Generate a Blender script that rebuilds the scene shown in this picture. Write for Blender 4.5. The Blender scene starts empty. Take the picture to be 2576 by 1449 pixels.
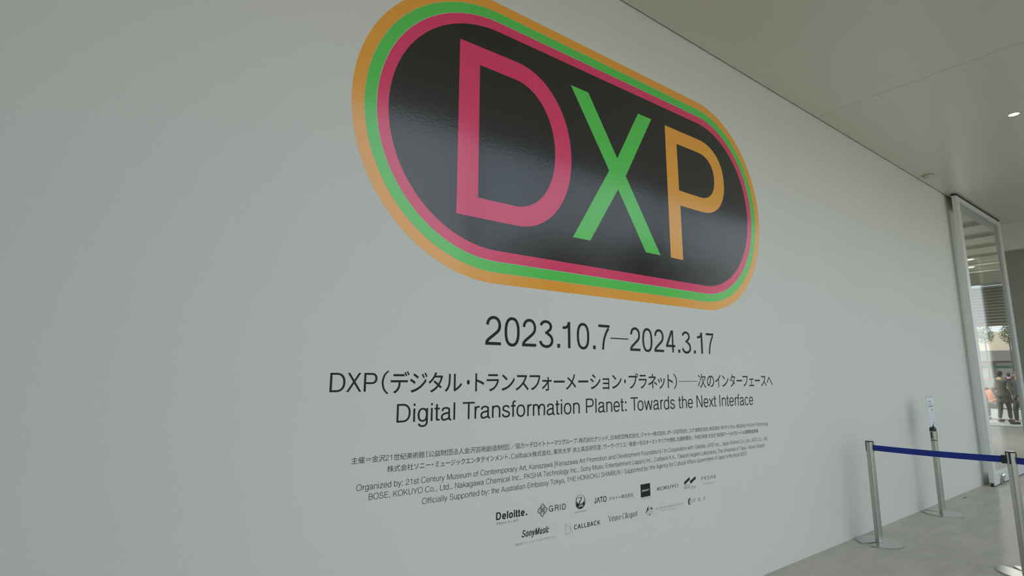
import bpy, bmesh, math, random
from mathutils import Vector, Matrix

# ------------------------------------------------------------------ camera, sky, sun, exposure
SC = bpy.context.scene
COL = SC.collection
EYE = 1.545                      # camera height; the lettered wall is the plane y = 2.4
cam_d = bpy.data.cameras.new('camera')
cam_d.sensor_width = 36.0
cam_d.lens = 36.0 * 1320.7 / 2576.0
cam_d.clip_start = 0.02
cam_d.clip_end = 400
cam = bpy.data.objects.new('camera', cam_d)
COL.objects.link(cam)
yaw, pitch, roll = 0.62600955, 0.16003066, 0.00507115
f = Vector((math.sin(yaw) * math.cos(pitch), math.cos(yaw) * math.cos(pitch), math.sin(pitch)))
r = Vector((math.cos(yaw), -math.sin(yaw), 0))
u = r.cross(f)
r2 = math.cos(roll) * r + math.sin(roll) * u
u2 = -math.sin(roll) * r + math.cos(roll) * u
cam.matrix_world = Matrix(((r2.x, u2.x, -f.x, 0), (r2.y, u2.y, -f.y, 0), (r2.z, u2.z, -f.z, EYE), (0, 0, 0, 1)))
SC.camera = cam

SC.view_settings.view_transform = 'Standard'
SC.view_settings.look = 'None'
SC.view_settings.gamma = 1.0
SC.view_settings.use_curve_mapping = False
SC.view_settings.exposure = -0.30
SC.cycles.max_bounces = 10
SC.cycles.diffuse_bounces = 5
SC.cycles.transparent_max_bounces = 12
SC.cycles.sample_clamp_indirect = 6
SC.cycles.caustics_reflective = False
SC.cycles.caustics_refractive = False
SC.cycles.use_denoising = True

world = bpy.data.worlds.new('sky')
SC.world = world
world.use_nodes = True
wn = world.node_tree
wn.nodes.clear()
w_out = wn.nodes.new('ShaderNodeOutputWorld')
w_bg = wn.nodes.new('ShaderNodeBackground')
w_tc = wn.nodes.new('ShaderNodeTexCoord')
w_sep = wn.nodes.new('ShaderNodeSeparateXYZ')
w_ramp = wn.nodes.new('ShaderNodeValToRGB')
w_noise = wn.nodes.new('ShaderNodeTexNoise')
w_noise.inputs['Scale'].default_value = 2.2
w_noise.inputs['Detail'].default_value = 5
w_cr = wn.nodes.new('ShaderNodeMapRange')
w_cr.inputs['From Min'].default_value = 0.47
w_cr.inputs['From Max'].default_value = 0.80
w_mix = wn.nodes.new('ShaderNodeMix')
w_mix.data_type = 'RGBA'
w_ramp.color_ramp.elements[0].position = 0.0
w_ramp.color_ramp.elements[0].color = (0.93, 0.93, 0.91, 1)
w_ramp.color_ramp.elements[1].position = 0.9
w_ramp.color_ramp.elements[1].color = (0.49, 0.58, 0.70, 1)
e = w_ramp.color_ramp.elements.new(0.3)
e.color = (0.54, 0.69, 0.87, 1)
w_mix.inputs['B'].default_value = (1.0, 0.985, 0.95, 1)
wn.links.new(w_tc.outputs['Generated'], w_sep.inputs[0])
wn.links.new(w_tc.outputs['Generated'], w_noise.inputs['Vector'])
wn.links.new(w_sep.outputs['Z'], w_ramp.inputs[0])
wn.links.new(w_noise.outputs['Fac'], w_cr.inputs['Value'])
wn.links.new(w_cr.outputs[0], w_mix.inputs['Factor'])
wn.links.new(w_ramp.outputs[0], w_mix.inputs['A'])
wn.links.new(w_mix.outputs['Result'], w_bg.inputs[0])
w_bg.inputs[1].default_value = 2.1
wn.links.new(w_bg.outputs[0], w_out.inputs[0])

sun_d = bpy.data.lights.new('sun', 'SUN')
sun_d.energy = 6.0
sun_d.angle = 0.01
sun_d.color = (1.0, 0.95, 0.86)
sun = bpy.data.objects.new('sun', sun_d)
sun.rotation_euler = Vector((-0.35, 0.70, 0.80)).to_track_quat('Z', 'Y').to_euler()
COL.objects.link(sun)

# sky portal in the open glazed side of the hall, helps the daylight sampling only
po_d = bpy.data.lights.new('daylight_portal', 'AREA')
po_d.shape = 'RECTANGLE'
po_d.size = 22
po_d.size_y = 4.3
po_d.cycles.is_portal = True
po = bpy.data.objects.new('daylight_portal', po_d)
po.location = (2, -0.30, 2.15)
po.rotation_euler = (math.radians(90), 0, 0)
COL.objects.link(po)


# ------------------------------------------------------------------ helpers
def put(o, parent=None, label=None, category=None, group=None, kind=None):
    if o.name not in COL.objects:
        COL.objects.link(o)
    if parent is not None:
        o.parent = parent
    if label:
        o['label'] = label
    if category:
        o['category'] = category
    if group:
        o['group'] = group
    if kind:
        o['kind'] = kind
    return o


def mesh_obj(name, verts, faces, mat, parent=None, smooth=False, **kw):
    me = bpy.data.meshes.new(name)
    me.from_pydata([tuple(v) for v in verts], [], faces)
    if mat:
        me.materials.append(mat)
    if smooth:
        me.polygons.foreach_set('use_smooth', [True] * len(me.polygons))
    me.update()
    return put(bpy.data.objects.new(name, me), parent, **kw)


def bm_obj(name, bm, mat, parent=None, smooth=False, loc=None, **kw):
    bmesh.ops.recalc_face_normals(bm, faces=bm.faces)
    me = bpy.data.meshes.new(name)
    bm.to_mesh(me)
    bm.free()
    if mat:
        me.materials.append(mat)
    if smooth:
        me.shade_smooth()
        try:
            me.set_sharp_from_angle(angle=math.radians(40))
        except Exception:
            pass
    o = bpy.data.objects.new(name, me)
    if loc:
        o.location = loc
    return put(o, parent, **kw)


def empty(name, loc, rz=0.0, **kw):
    o = bpy.data.objects.new(name, None)
    o.empty_display_size = 0.1
    o.location = loc
    o.rotation_euler = (0, 0, rz)
    return put(o, **kw)


def add_box(bm, x0, y0, z0, x1, y1, z1, bevel=0.0):
    vs = [bm.verts.new((x, y, z)) for z in (z0, z1) for y in (y0, y1) for x in (x0, x1)]
    fs = []
    for q in ((0, 2, 3, 1), (4, 5, 7, 6), (0, 1, 5, 4), (2, 6, 7, 3), (0, 4, 6, 2), (1, 3, 7, 5)):
        fs.append(bm.faces.new([vs[i] for i in q]))
    if bevel:
        ed = {e for fc in fs for e in fc.edges}
        bmesh.ops.bevel(bm, geom=list(ed), offset=bevel, segments=2, affect='EDGES', profile=0.6)
    return bm


def box(name, x0, y0, z0, x1, y1, z1, mat, parent=None, bevel=0.0, **kw):
    bm = bmesh.new()
    add_box(bm, x0, y0, z0, x1, y1, z1, bevel)
    return bm_obj(name, bm, mat, parent, **kw)


def add_lathe(bm, prof, n=32, cx=0.0, cy=0.0):
    rings = []
    for (rr, z) in prof:
        if rr < 1e-6:
            rings.append([bm.verts.new((cx, cy, z))])
        else:
            rings.append([bm.verts.new((cx + rr * math.cos(2 * math.pi * i / n), cy + rr * math.sin(2 * math.pi * i / n), z)) for i in range(n)])
    for a, b in zip(rings, rings[1:]):
        for i in range(n):
            j = (i + 1) % n
            if len(a) == 1 and len(b) == 1:
                continue
            if len(a) == 1:
                bm.faces.new((a[0], b[i], b[j]))
            elif len(b) == 1:
                bm.faces.new((a[i], a[j], b[0]))
            else:
                bm.faces.new((a[i], a[j], b[j], b[i]))
    return bm


def add_prism(bm, pts, a, b, axis='z'):
    """extrude the 2-D outline pts between a and b along the axis"""
    def P(p, t):
        return {'z': (p[0], p[1], t), 'y': (p[0], t, p[1]), 'x': (t, p[0], p[1])}[axis]
    lo = [bm.verts.new(P(p, a)) for p in pts]
    hi = [bm.verts.new(P(p, b)) for p in pts]
    n = len(pts)
    bm.faces.new(lo)
    bm.faces.new(hi[::-1])
    for i in range(n):
        bm.faces.new((lo[i], lo[(i + 1) % n], hi[(i + 1) % n], hi[i]))
    return bm


def copy_tree(o, parent=None):
    c = o.copy()
    COL.objects.link(c)
    c.parent = parent
    for ch in list(o.children):
        copy_tree(ch, c)
    return c


# ------------------------------------------------------------------ materials
def mat(name, color, rough=0.5, metal=0.0, spec=0.5, noise=None, bump=None, emit=None, coat=0.0, streak=None):
    m = bpy.data.materials.new(name)
    m.use_nodes = True
    nt = m.node_tree
    b = nt.nodes['Principled BSDF']
    b.inputs['Base Color'].default_value = (*color, 1)
    b.inputs['Roughness'].default_value = rough
    b.inputs['Metallic'].default_value = metal
    b.inputs['Specular IOR Level'].default_value = spec
    b.inputs['Coat Weight'].default_value = coat
    if emit:
        b.inputs['Emission Color'].default_value = (*color, 1)
        b.inputs['Emission Strength'].default_value = emit
    tc = nt.nodes.new('ShaderNodeTexCoord')
    if noise:                       # (scale, amount, vector stretch)
        sc, amt, st = noise
        mp = nt.nodes.new('ShaderNodeMapping')
        mp.inputs['Scale'].default_value = st
        nz = nt.nodes.new('ShaderNodeTexNoise')
        nz.inputs['Scale'].default_value = sc
        nz.inputs['Detail'].default_value = 6
        mr = nt.nodes.new('ShaderNodeMapRange')
        mr.inputs['From Min'].default_value = 0.3
        mr.inputs['From Max'].default_value = 0.7
        mr.inputs['To Min'].default_value = 1 - amt
        mr.inputs['To Max'].default_value = 1 + amt
        mx = nt.nodes.new('ShaderNodeMix')
        mx.data_type = 'RGBA'
        mx.blend_type = 'MULTIPLY'
        mx.inputs['Factor'].default_value = 1
        mx.inputs['A'].default_value = (*color, 1)
        nt.links.new(tc.outputs['Object'], mp.inputs[0])
        nt.links.new(mp.outputs[0], nz.inputs['Vector'])
        nt.links.new(nz.outputs['Fac'], mr.inputs['Value'])
        nt.links.new(mr.outputs[0], mx.inputs['B'])
        nt.links.new(mx.outputs['Result'], b.inputs['Base Color'])
    if bump:                        # (scale, strength, distance)
        nb = nt.nodes.new('ShaderNodeTexNoise')
        nb.inputs['Scale'].default_value = bump[0]
        nb.inputs['Detail'].default_value = 3
        bp = nt.nodes.new('ShaderNodeBump')
        bp.inputs['Strength'].default_value = bump[1]
        bp.inputs['Distance'].default_value = bump[2]
        nt.links.new(tc.outputs['Object'], nb.inputs['Vector'])
        nt.links.new(nb.outputs['Fac'], bp.inputs['Height'])
        nt.links.new(bp.outputs[0], b.inputs['Normal'])
    return m


def thin_glass(name, tint=(0.93, 0.95, 0.94), gain=1.6):
    m = bpy.data.materials.new(name)
    m.use_nodes = True
    nt = m.node_tree
    nt.nodes.clear()
    out = nt.nodes.new('ShaderNodeOutputMaterial')
    mx = nt.nodes.new('ShaderNodeMixShader')
    tr = nt.nodes.new('ShaderNodeBsdfTransparent')
    gl = nt.nodes.new('ShaderNodeBsdfGlossy')
    fr = nt.nodes.new('ShaderNodeFresnel')
    ml = nt.nodes.new('ShaderNodeMath')
    ml.operation = 'MULTIPLY'
    ml.use_clamp = True
    ml.inputs[1].default_value = gain
    tr.inputs[0].default_value = (*tint, 1)
    gl.inputs['Roughness'].default_value = 0.02
    gl.inputs[0].default_value = (1, 1, 1, 1)
    fr.inputs['IOR'].default_value = 1.45
    nt.links.new(fr.outputs[0], ml.inputs[0])
    nt.links.new(ml.outputs[0], mx.inputs[0])
    nt.links.new(tr.outputs[0], mx.inputs[1])
    nt.links.new(gl.outputs[0], mx.inputs[2])
    nt.links.new(mx.outputs[0], out.inputs[0])
    return m


M = {}
M['wall'] = mat('wall_paint', (0.775, 0.775, 0.725), 0.75, spec=0.25, noise=(0.9, 0.012, (1, 1, 0.6)), bump=(260, 0.05, 0.001))
M['ceiling'] = mat('ceiling_paint', (0.72, 0.71, 0.62), 0.20, spec=0.45, noise=(0.7, 0.015, (1, 1, 1)))
M['joint'] = mat('joint_shadow', (0.06, 0.06, 0.055), 0.9, spec=0.1)
M['floor'] = mat('concrete', (0.50, 0.47, 0.40), 0.42, spec=0.4, noise=(2.2, 0.10, (1.0, 3.5, 1)), bump=(40, 0.06, 0.004))
M['floor_line'] = mat('filled_joint', (0.42, 0.41, 0.38), 0.5)
M['frame'] = mat('white_frame', (0.78, 0.79, 0.77), 0.35)
M['steel'] = mat('brushed_steel', (0.52, 0.51, 0.47), 0.32, metal=1.0, noise=(30, 0.05, (1, 1, 0.1)))
M['steel_base'] = mat('base_steel', (0.60, 0.60, 0.58), 0.30, metal=1.0)
M['black_plastic'] = mat('black_plastic', (0.02, 0.022, 0.022), 0.35)
M['belt'] = mat('blue_webbing', (0.020, 0.040, 0.27), 0.75, spec=0.2, bump=(900, 0.2, 0.001))
M['paper'] = mat('white_card', (0.74, 0.77, 0.80), 0.35)
M['print_blue'] = mat('grey_blue_print', (0.30, 0.33, 0.42), 0.6)
M['print_pale'] = mat('pale_blue_print', (0.52, 0.57, 0.68), 0.6)
GL = dict(spec=1.0, bump=(55, 0.07, 0.004))
M['v_black'] = mat('black_vinyl', (0.007, 0.007, 0.006), 0.15, **GL)
M['v_orange'] = mat('orange_vinyl', (1.0, 0.44, 0.045), 0.16, **GL)
M['v_green'] = mat('green_vinyl', (0.105, 0.70, 0.10), 0.16, **GL)
M['v_pink'] = mat('pink_vinyl', (0.90, 0.042, 0.165), 0.16, **GL)
M['ink'] = mat('black_lettering', (0.016, 0.017, 0.016), 0.5, spec=0.3)
M['ink_small'] = mat('dark_small_lettering', (0.05, 0.052, 0.05), 0.6, spec=0.2)
M['ink_grey'] = mat('grey_lettering', (0.24, 0.25, 0.25), 0.6, spec=0.2)
M['ink_mid'] = mat('mid_grey_lettering', (0.22, 0.22, 0.215), 0.6, spec=0.2)
M['lamp'] = mat('lamp_glow', (1.0, 0.93, 0.84), 0.5, emit=1.6)
M['off_white'] = mat('off_white_plastic', (0.62, 0.61, 0.55), 0.45)
M['beige'] = mat('beige_plastic', (0.45, 0.42, 0.33), 0.5)
M['glass'] = thin_glass('door_glass', gain=0.36)
M['glass_clear'] = thin_glass('clear_glass', gain=0.3, tint=(0.97, 0.98, 0.97))
M['dark_wall'] = mat('olive_grey_wall', (0.33, 0.335, 0.28), 0.7)
M['paving'] = mat('plaza_paving', (0.36, 0.35, 0.31), 0.85, noise=(1.5, 0.1, (1, 1, 1)))
M['tan'] = mat('tan_render', (0.72, 0.62, 0.47), 0.85, noise=(0.6, 0.06, (1, 1, 1)))
M['dark_band'] = mat('dark_awning', (0.20, 0.20, 0.18), 0.7)
M['concrete_wall'] = mat('pale_concrete', (0.42, 0.42, 0.40), 0.8, noise=(0.5, 0.06, (1, 1, 1)))
M['window'] = mat('far_window', (0.10, 0.13, 0.15), 0.1)
M['bright_window'] = mat('bright_glazing', (0.75, 0.76, 0.74), 0.4)  # brightness of the shop glazing put into an opaque pale colour
M['teal'] = mat('teal_stripe', (0.05, 0.30, 0.24), 0.5)
M['bark'] = mat('bark', (0.08, 0.065, 0.045), 0.9)
M['leaf'] = mat('leaf_green', (0.10, 0.19, 0.06), 0.7, noise=(3, 0.3, (1, 1, 1)))
M['leaf_dark'] = mat('leaf_dark_green', (0.05, 0.10, 0.035), 0.7, noise=(3, 0.3, (1, 1, 1)))
M['skin'] = mat('skin', (0.50, 0.30, 0.21), 0.55)
M['hair'] = mat('dark_hair', (0.02, 0.016, 0.013), 0.5)
M['coat'] = mat('black_coat', (0.022, 0.022, 0.026), 0.85)
M['grey_coat'] = mat('taupe_coat', (0.12, 0.11, 0.09), 0.85)
M['orange_coat'] = mat('orange_jacket', (0.62, 0.20, 0.09), 0.8)
M['trousers'] = mat('dark_trousers', (0.03, 0.03, 0.035), 0.85)
M['shoe'] = mat('shoe', (0.02, 0.02, 0.02), 0.5)
M['red_paint'] = mat('red_paint', (0.40, 0.03, 0.03), 0.25, coat=0.5)
M['rubber'] = mat('rubber', (0.02, 0.02, 0.02), 0.8)
M['bench_wood'] = mat('bench_wood', (0.20, 0.13, 0.08), 0.7)

WALL_Y = 2.4
CEIL = 4.30

# ------------------------------------------------------------------ the setting
# lettered wall: ends at a shallow recess beside the glass door
box('wall_left', -9.0, WALL_Y, -0.02, 9.86, WALL_Y + 0.25, 4.36, M['wall'], kind='structure',
    label='long white painted wall carrying the big lettering')
box('wall_recess', 9.86, WALL_Y + 0.007, -0.02, 10.52, WALL_Y + 0.25, 4.36, M['wall'], kind='structure')
box('wall_entrance', 10.21, WALL_Y + 0.25, -0.02, 10.33, 6.4, 4.36, M['wall'], kind='structure')
box('wall_side', 10.33, 6.3, -0.02, 21.6, 6.5, 4.36, M['wall'], kind='structure')
box('wall_back', -9.2, -0.2, -0.02, -9.0, 2.65, 4.36, M['wall'], kind='structure')
box('wall_lobby', 12.95, 2.28, -0.02, 21.6, 2.42, 4.36, M['dark_wall'], kind='structure')
# wall at the far end, a deeper header over a set-back face
wr = box('wall_right', 12.93, 1.9, -0.02, 13.2, 2.42, 3.80, M['dark_wall'], kind='structure')
box('header', 12.79, -0.12, 3.80, 13.2, 2.42, 4.302, M['wall'], wr)
we = empty('window_4', (13.0, -0.12, 0), kind='structure')  # glazed opening added to bring daylight and ceiling streaks to the far end
for yy in (0.0, 0.98, 1.96):
    box('window_post', 0, yy, 0, 0.06, yy + 0.06, 3.798, M['frame'], we)
for yy in (0.06, 1.04):
    box('window_pane', 0.025, yy, 0.06, 0.035, yy + 0.92, 3.74, M['glass_clear'], we)
    box('window_sill', 0, yy, 0, 0.06, yy + 0.92, 0.06, M['frame'], we)
    box('window_head', 0, yy, 3.74, 0.06, yy + 0.92, 3.798, M['frame'], we)
# floor: slabs of concrete with one thin filled joint showing
fl = box('floor', -9.2, -0.30, -0.30, 21.6, 6.5, 0.0, M['floor'], kind='structure')
fj = bmesh.new()
add_prism(fj, [(5.62, 2.2), (5.63, 2.2), (6.33, -0.1), (6.32, -0.1)], -0.001, 0.0006)
bm_obj('floor_joint', fj, M['floor_line'], fl)
mesh_obj('floor_mark', [(8.745, 2.298, .0008), (8.89, 2.300, .0008), (8.89, 2.312, .0008), (8.745, 2.310, .0008)], [(0, 1, 2, 3)], M['joint'], fl)  # small dark item on the floor, drawn flat
# ceiling: big coated panels with hairline joints and a shadow gap along the wall
cl = box('ceiling', -9.2, -0.30, CEIL + 0.06, 21.6, 6.5, CEIL + 0.60, M['joint'], kind='structure')
seams = [-9.0, -6.65, -3.50, -0.35, 2.65, 5.80, 8.95, 12.79]
for a, b in zip(seams, seams[1:]):
    bm = bmesh.new()
    y1 = WALL_Y - 0.013
    add_box(bm, a + 0.0025, -0.14, CEIL, b - 0.0025, y1, CEIL + 0.03)
    bm_obj('ceiling_panel', bm, M['ceiling'], cl)
box('lobby_ceiling', 10.33, 2.42, CEIL + 0.0, 21.5, 6.3, CEIL + 0.03, M['ceiling'], cl)
for k in range(9):
    x = 11.2 + k * 1.15
    box('lobby_ceiling_rib', x, 2.44, CEIL - 0.05, x + 0.06, 6.28, CEIL - 0.001, M['frame'], cl)

# glazed outer side of the hall behind the camera (open at the entrance)
box('wall_light_blocker', -9.0, -0.35, -0.02, -1.3, -0.15, 4.36, M['wall'], kind='structure')  # unseen wall, added to hold daylight back from the left end
for x0, x1 in ((3.0, 12.93),):
    n = round((x1 - x0) / 3.0)
    wd = (x1 - x0) / n
    for i in range(n):
        w = empty('window_%d' % (i + 1), (x0 + i * wd, -0.17, 0), kind='structure')
        box('window_post', 0, -0.03, 0, 0.05, 0.03, CEIL - 0.002, M['frame'], w)
        box('window_pane', 0.05, -0.006, 0.04, wd, 0.006, CEIL - 0.04, M['glass_clear'], w)
        box('window_sill', 0.05, -0.03, 0, wd, 0.03, 0.04, M['frame'], w)
        box('window_head', 0.05, -0.03, CEIL - 0.04, wd, 0.03, CEIL - 0.002, M['frame'], w)

# ------------------------------------------------------------------ glass door panel at the end of the wall
dr = empty('door_1', (10.02, 2.265, 0), kind='structure', label='tall white framed glass panel at the far end of the wall')
DW = 2.48
box('stile', 0, 0, 0.012, 0.145, 0.06, 4.265, M['frame'], dr, bevel=0.003)
box('stile', DW - 0.17, 0, 0.012, DW, 0.06, 4.265, M['frame'], dr, bevel=0.003)
box('bottom_rail', 0.145, 0.002, 0.012, DW - 0.17, 0.058, 0.165, M['frame'], dr, bevel=0.002)
box('top_rail', 0.145, 0.002, 4.185, DW - 0.17, 0.058, 4.265, M['frame'], dr, bevel=0.002)
box('inner_top_rail', 0.145, 0.058, 4.08, DW - 0.17, 0.066, 4.25, M['frame'], dr)
box('pane', 0.145, 0.026, 0.165, DW - 0.17, 0.036, 4.185, M['glass'], dr)
box('floor_shoe', 0.01, 0.01, 0.0, DW - 0.01, 0.05, 0.012, M['joint'], dr)
box('head_gap', 0.0, 0.008, 4.265, DW, 0.06, 4.302, M['joint'], dr)
lk = bmesh.new()
add_prism(lk, [(0.33, 0.055), (0.35, 0.115), (0.44, 0.13), (0.43, 0.10), (0.37, 0.05), (0.36, 0.025)], -0.03, 0.0, 'y')
add_box(lk, 0.29, -0.02, 0.02, 0.34, 0.0, 0.07, 0.004)
bm_obj('foot_bolt', lk, M['steel'], dr, label='small steel foot bolt low on the rail')
pv = bmesh.new()
add_box(pv, -0.02, 0.012, 0.0, 0.0, 0.045, 0.045, 0.003)
add_box(pv, -0.05, 0.015, 0.0, -0.02, 0.04, 0.015)
bm_obj('floor_pivot', pv, M['black_plastic'], dr)

# ------------------------------------------------------------------ ceiling fittings
det = empty('smoke_detector', (8.80, 2.26, CEIL), label='round off-white smoke detector on the ceiling by the wall', category='smoke detector')
bm = bmesh.new()
add_lathe(bm, [(0, -0.012), (0.068, -0.012), (0.072, -0.006), (0.072, 0.0)], 32)
bm_obj('mounting_ring', bm, M['beige'], det, smooth=True)
bm = bmesh.new()
add_lathe(bm, [(0, -0.045), (0.03, -0.044), (0.048, -0.036), (0.055, -0.02), (0.055, -0.012)], 32)
bm_obj('sensor_dome', bm, M['off_white'], det, smooth=True)


def downlight(x, y, label, group=None, rad=0.045, z=CEIL, power=0):
    t = empty('ceiling_light', (x, y, z), label=label, category='light', group=group)
    bm = bmesh.new()
    add_lathe(bm, [(rad + 0.004, -0.001), (rad + 0.022, -0.003), (rad + 0.024, 0.0)], 32)
    bm_obj('trim_ring', bm, M['off_white'], t, smooth=True)
    bm = bmesh.new()
    add_lathe(bm, [(0, -0.003), (rad * 0.7, -0.003), (rad, 0.0)], 24)
    bm_obj('lens', bm, M['lamp'], t, smooth=True)
    if power:
        ld = bpy.data.lights.new('downlight', 'AREA')
        ld.shape = 'DISK'
        ld.size = rad * 2
        ld.energy = power
        ld.color = (1.0, 0.95, 0.86)
        lo = bpy.data.objects.new('downlight', ld)
        lo.location = (0, 0, -0.01)
        put(lo, t)
    return t


downlight(7.42, 1.11, 'small round recessed light glowing in the corridor ceiling, upper right')
downlight(16.2, 3.58, 'nearer of two bright ceiling lights high behind the glass door, at its left stile', rad=0.09, power=70)
downlight(17.4, 3.84, 'farther of two bright ceiling lights high behind the glass door, at its left stile', rad=0.09, power=70)
downlight(17.1, 3.30, 'tiny ceiling light behind the glass door, right of its middle', rad=0.05)

# ------------------------------------------------------------------ belt barrier posts
def base_bm():
    R0, n = 0.183, 56
    pts = []
    a0 = math.radians(14)
    for i in range(n + 1):
        a = a0 + (2 * math.pi - 2 * a0) * i / n
        pts.append((R0 * math.cos(a), R0 * math.sin(a)))
    lip = [(0.172, -0.034), (0.150, -0.030), (0.115, -0.018), (0.08, -0.013), (0.045, -0.012), (0.036, -0.006),
           (0.036, 0.006), (0.045, 0.012), (0.08, 0.013), (0.115, 0.018), (0.150, 0.030), (0.172, 0.034)]
    pts += lip
    bm = bmesh.new()
    add_prism(bm, pts, 0.0, 0.011)
    top = [e for e in bm.edges if all(v.co.z > 0.01 for v in e.verts)]
    bmesh.ops.bevel(bm, geom=top, offset=0.004, segments=2, affect='EDGES')
    return bm


def post(x, y, slot, label, height=0.92, slots=(0, 120, 240)):
    t = empty('barrier_post', (x, y, 0), label=label, category='barrier post', group='steel belt barrier posts')
    o = bm_obj('base', base_bm(), M['steel_base'], t, smooth=True)
    o.rotation_euler = (0, 0, math.radians(slot))
    bm = bmesh.new()
    add_lathe(bm, [(0, 0.012), (0.031, 0.012), (0.031, height - 0.004), (0.0, height - 0.004)], 40)
    bm_obj('pole', bm, M['steel'], t, smooth=True)
    bm = bmesh.new()
    add_lathe(bm, [(0.0335, height - 0.010), (0.0335, height - 0.001), (0.030, height), (0.0, height)], 40)
    bm_obj('top_rim', bm, M['black_plastic'], t, smooth=True)
    bm = bmesh.new()
    add_lathe(bm, [(0.029, height - 0.002), (0.0285, height + 0.0015), (0.0, height + 0.0015)], 40)
    bm_obj('top_cap', bm, M['steel_base'], t, smooth=True)
    for k in slots:
        bm = bmesh.new()
        add_box(bm, 0.026, -0.0060, height - 0.098, 0.0340, 0.0060, height - 0.006, 0.003)
        add_box(bm, 0.0335, -0.0022, height - 0.088, 0.0350, 0.0022, height - 0.012)
        sl = bm_obj('belt_slot', bm, M['black_plastic'], t)
        sl.rotation_euler = (0, 0, math.radians(k))
    return t


PL, PM, PR = (5.82, 2.20), (7.60, 2.205), (5.875, 1.205)
PN = (5.93, 0.20)
post(*PL, 165, 'steel barrier post at the wall, left end of the blue belt', slots=(128, 281, 20))
post(*PR, 50, 'steel barrier post cut by the right edge, joining two blue belts', height=0.935, slots=(174, 270, 112, 20))
post(*PN, 200, 'steel barrier post outside the right edge of the picture', height=0.935, slots=(90, 180, 270))


def belt(a, b, z0, z1, sag, label):
    t = empty('barrier_belt', (a[0], a[1], 0), label=label, category='belt', group='blue belts of the barrier')
    d = Vector((b[0] - a[0], b[1] - a[1]))
    L = d.length
    ux, uy = d.x / L, d.y / L
    nx, ny = -uy * 0.001, ux * 0.001
    n = 24
    s0, s1 = 0.033, L - 0.045
    vs, fs = [], []
    for i in range(n + 1):
        s = s0 + (s1 - s0) * i / n
        k = i / n
        zc = z0 + (z1 - z0) * k - sag * 4 * k * (1 - k)
        for sg in (1, -1):
            for zz in (-0.0255, 0.0255):
                vs.append((ux * s + nx * sg, uy * s + ny * sg, zc + zz))
    for i in range(n):
        p = i * 4
        for q in ((0, 1, 5, 4), (2, 6, 7, 3), (0, 4, 6, 2), (1, 3, 7, 5)):
            fs.append(tuple(p + j for j in q))
    mesh_obj('webbing', vs, fs, M['belt'], t)
    bm = bmesh.new()
    add_box(bm, L - 0.062, -0.009, z1 - 0.033, L - 0.034, 0.009, z1 + 0.033, 0.004)
    c = bm_obj('belt_clip', bm, M['black_plastic'], t)
    c.rotation_euler = (0, 0, math.atan2(uy, ux))
    return t


belt(PL, PR, 0.858, 0.868, 0.006, 'blue belt stretched between the wall post and the post at the right edge')
belt(PR, PN, 0.865, 0.868, 0.006, 'short end of blue belt running out at the right edge')

# sign post by the wall
sp = empty('sign_post', (PM[0], PM[1], 0), label='steel post by the wall holding an upright notice card', category='sign post')
o = bm_obj('base', base_bm(), M['steel_base'], sp, smooth=True)
o.rotation_euler = (0, 0, math.radians(88))
bm = bmesh.new()
add_lathe(bm, [(0, 0.012), (0.031, 0.012), (0.031, 0.80), (0, 0.80)], 40)
bm_obj('pole', bm, M['steel'], sp, smooth=True)
bm = bmesh.new()
add_lathe(bm, [(0, 0.80), (0.0325, 0.80), (0.0325, 0.808), (0, 0.808)], 40)
bm_obj('black_ring', bm, M['black_plastic'], sp, smooth=True)
bm = bmesh.new()
add_lathe(bm, [(0, 0.808), (0.0315, 0.808), (0.0315, 0.905), (0, 0.905)], 40)
bm_obj('sleeve', bm, M['steel'], sp, smooth=True)
for k in (164, 290, 60):
    bm = bmesh.new()
    add_box(bm, 0.026, -0.008, 0.822, 0.034, 0.008, 0.895, 0.004)
    sl = bm_obj('belt_slot', bm, M['black_plastic'], sp)
    sl.rotation_euler = (0, 0, math.radians(k))
bm = bmesh.new()
add_lathe(bm, [(0, 0.905), (0.034, 0.905), (0.034, 0.925), (0.028, 0.945), (0.016, 0.955), (0.013, 0.975), (0.008, 0.984), (0, 0.985)], 32)
bm_obj('clamp_head', bm, M['black_plastic'], sp, smooth=True)
bm = bmesh.new()
add_lathe(bm, [(0, 0.0), (0.007, 0.0), (0.007, 0.03), (0.004, 0.032), (0, 0.032)], 12)
kn = bm_obj('clamp_knob', bm, M['black_plastic'], sp, smooth=True)
kn.location = (-0.026, 0.0, 0.918)
kn.rotation_euler = (0, math.radians(-90), math.radians(20))

cd = empty('notice_card', (PM[0], PM[1] - 0.004, 0.955), label='upright white notice with grey blue print clamped on the sign post', category='sign')
box('card', -0.105, -0.002, 0.0, 0.105, 0.002, 0.335, M['paper'], cd, bevel=0.0006)
box('card_edge', -0.108, -0.003, 0.331, 0.108, 0.003, 0.336, M['print_blue'], cd)
for i, (zz, x0, x1) in enumerate(((0.278, -0.075, 0.02), (0.250, -0.08, 0.06), (0.222, -0.08, 0.075))):
    bm = bmesh.new()
    x = x0
    random.seed(5 + i)
    while x < x1:
        w = random.choice((0.010, 0.014, 0.018))
        add_box(bm, x, -0.0028, zz, x + w, -0.0021, zz + (0.012 if i < 2 else 0.016))
        x += w + 0.005
    bm_obj('printed_line', bm, M['print_pale' if i == 1 else 'print_blue'], cd)
bm = bmesh.new()
add_prism(bm, [(0.03 + 0.022 * math.cos(a / 12 * 6.283), 0.190 + 0.012 * math.sin(a / 12 * 6.283)) for a in range(12)], -0.0028, -0.0021, 'y')
bm_obj('printed_spot', bm, M['print_blue'], cd)
bm = bmesh.new()
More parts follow.
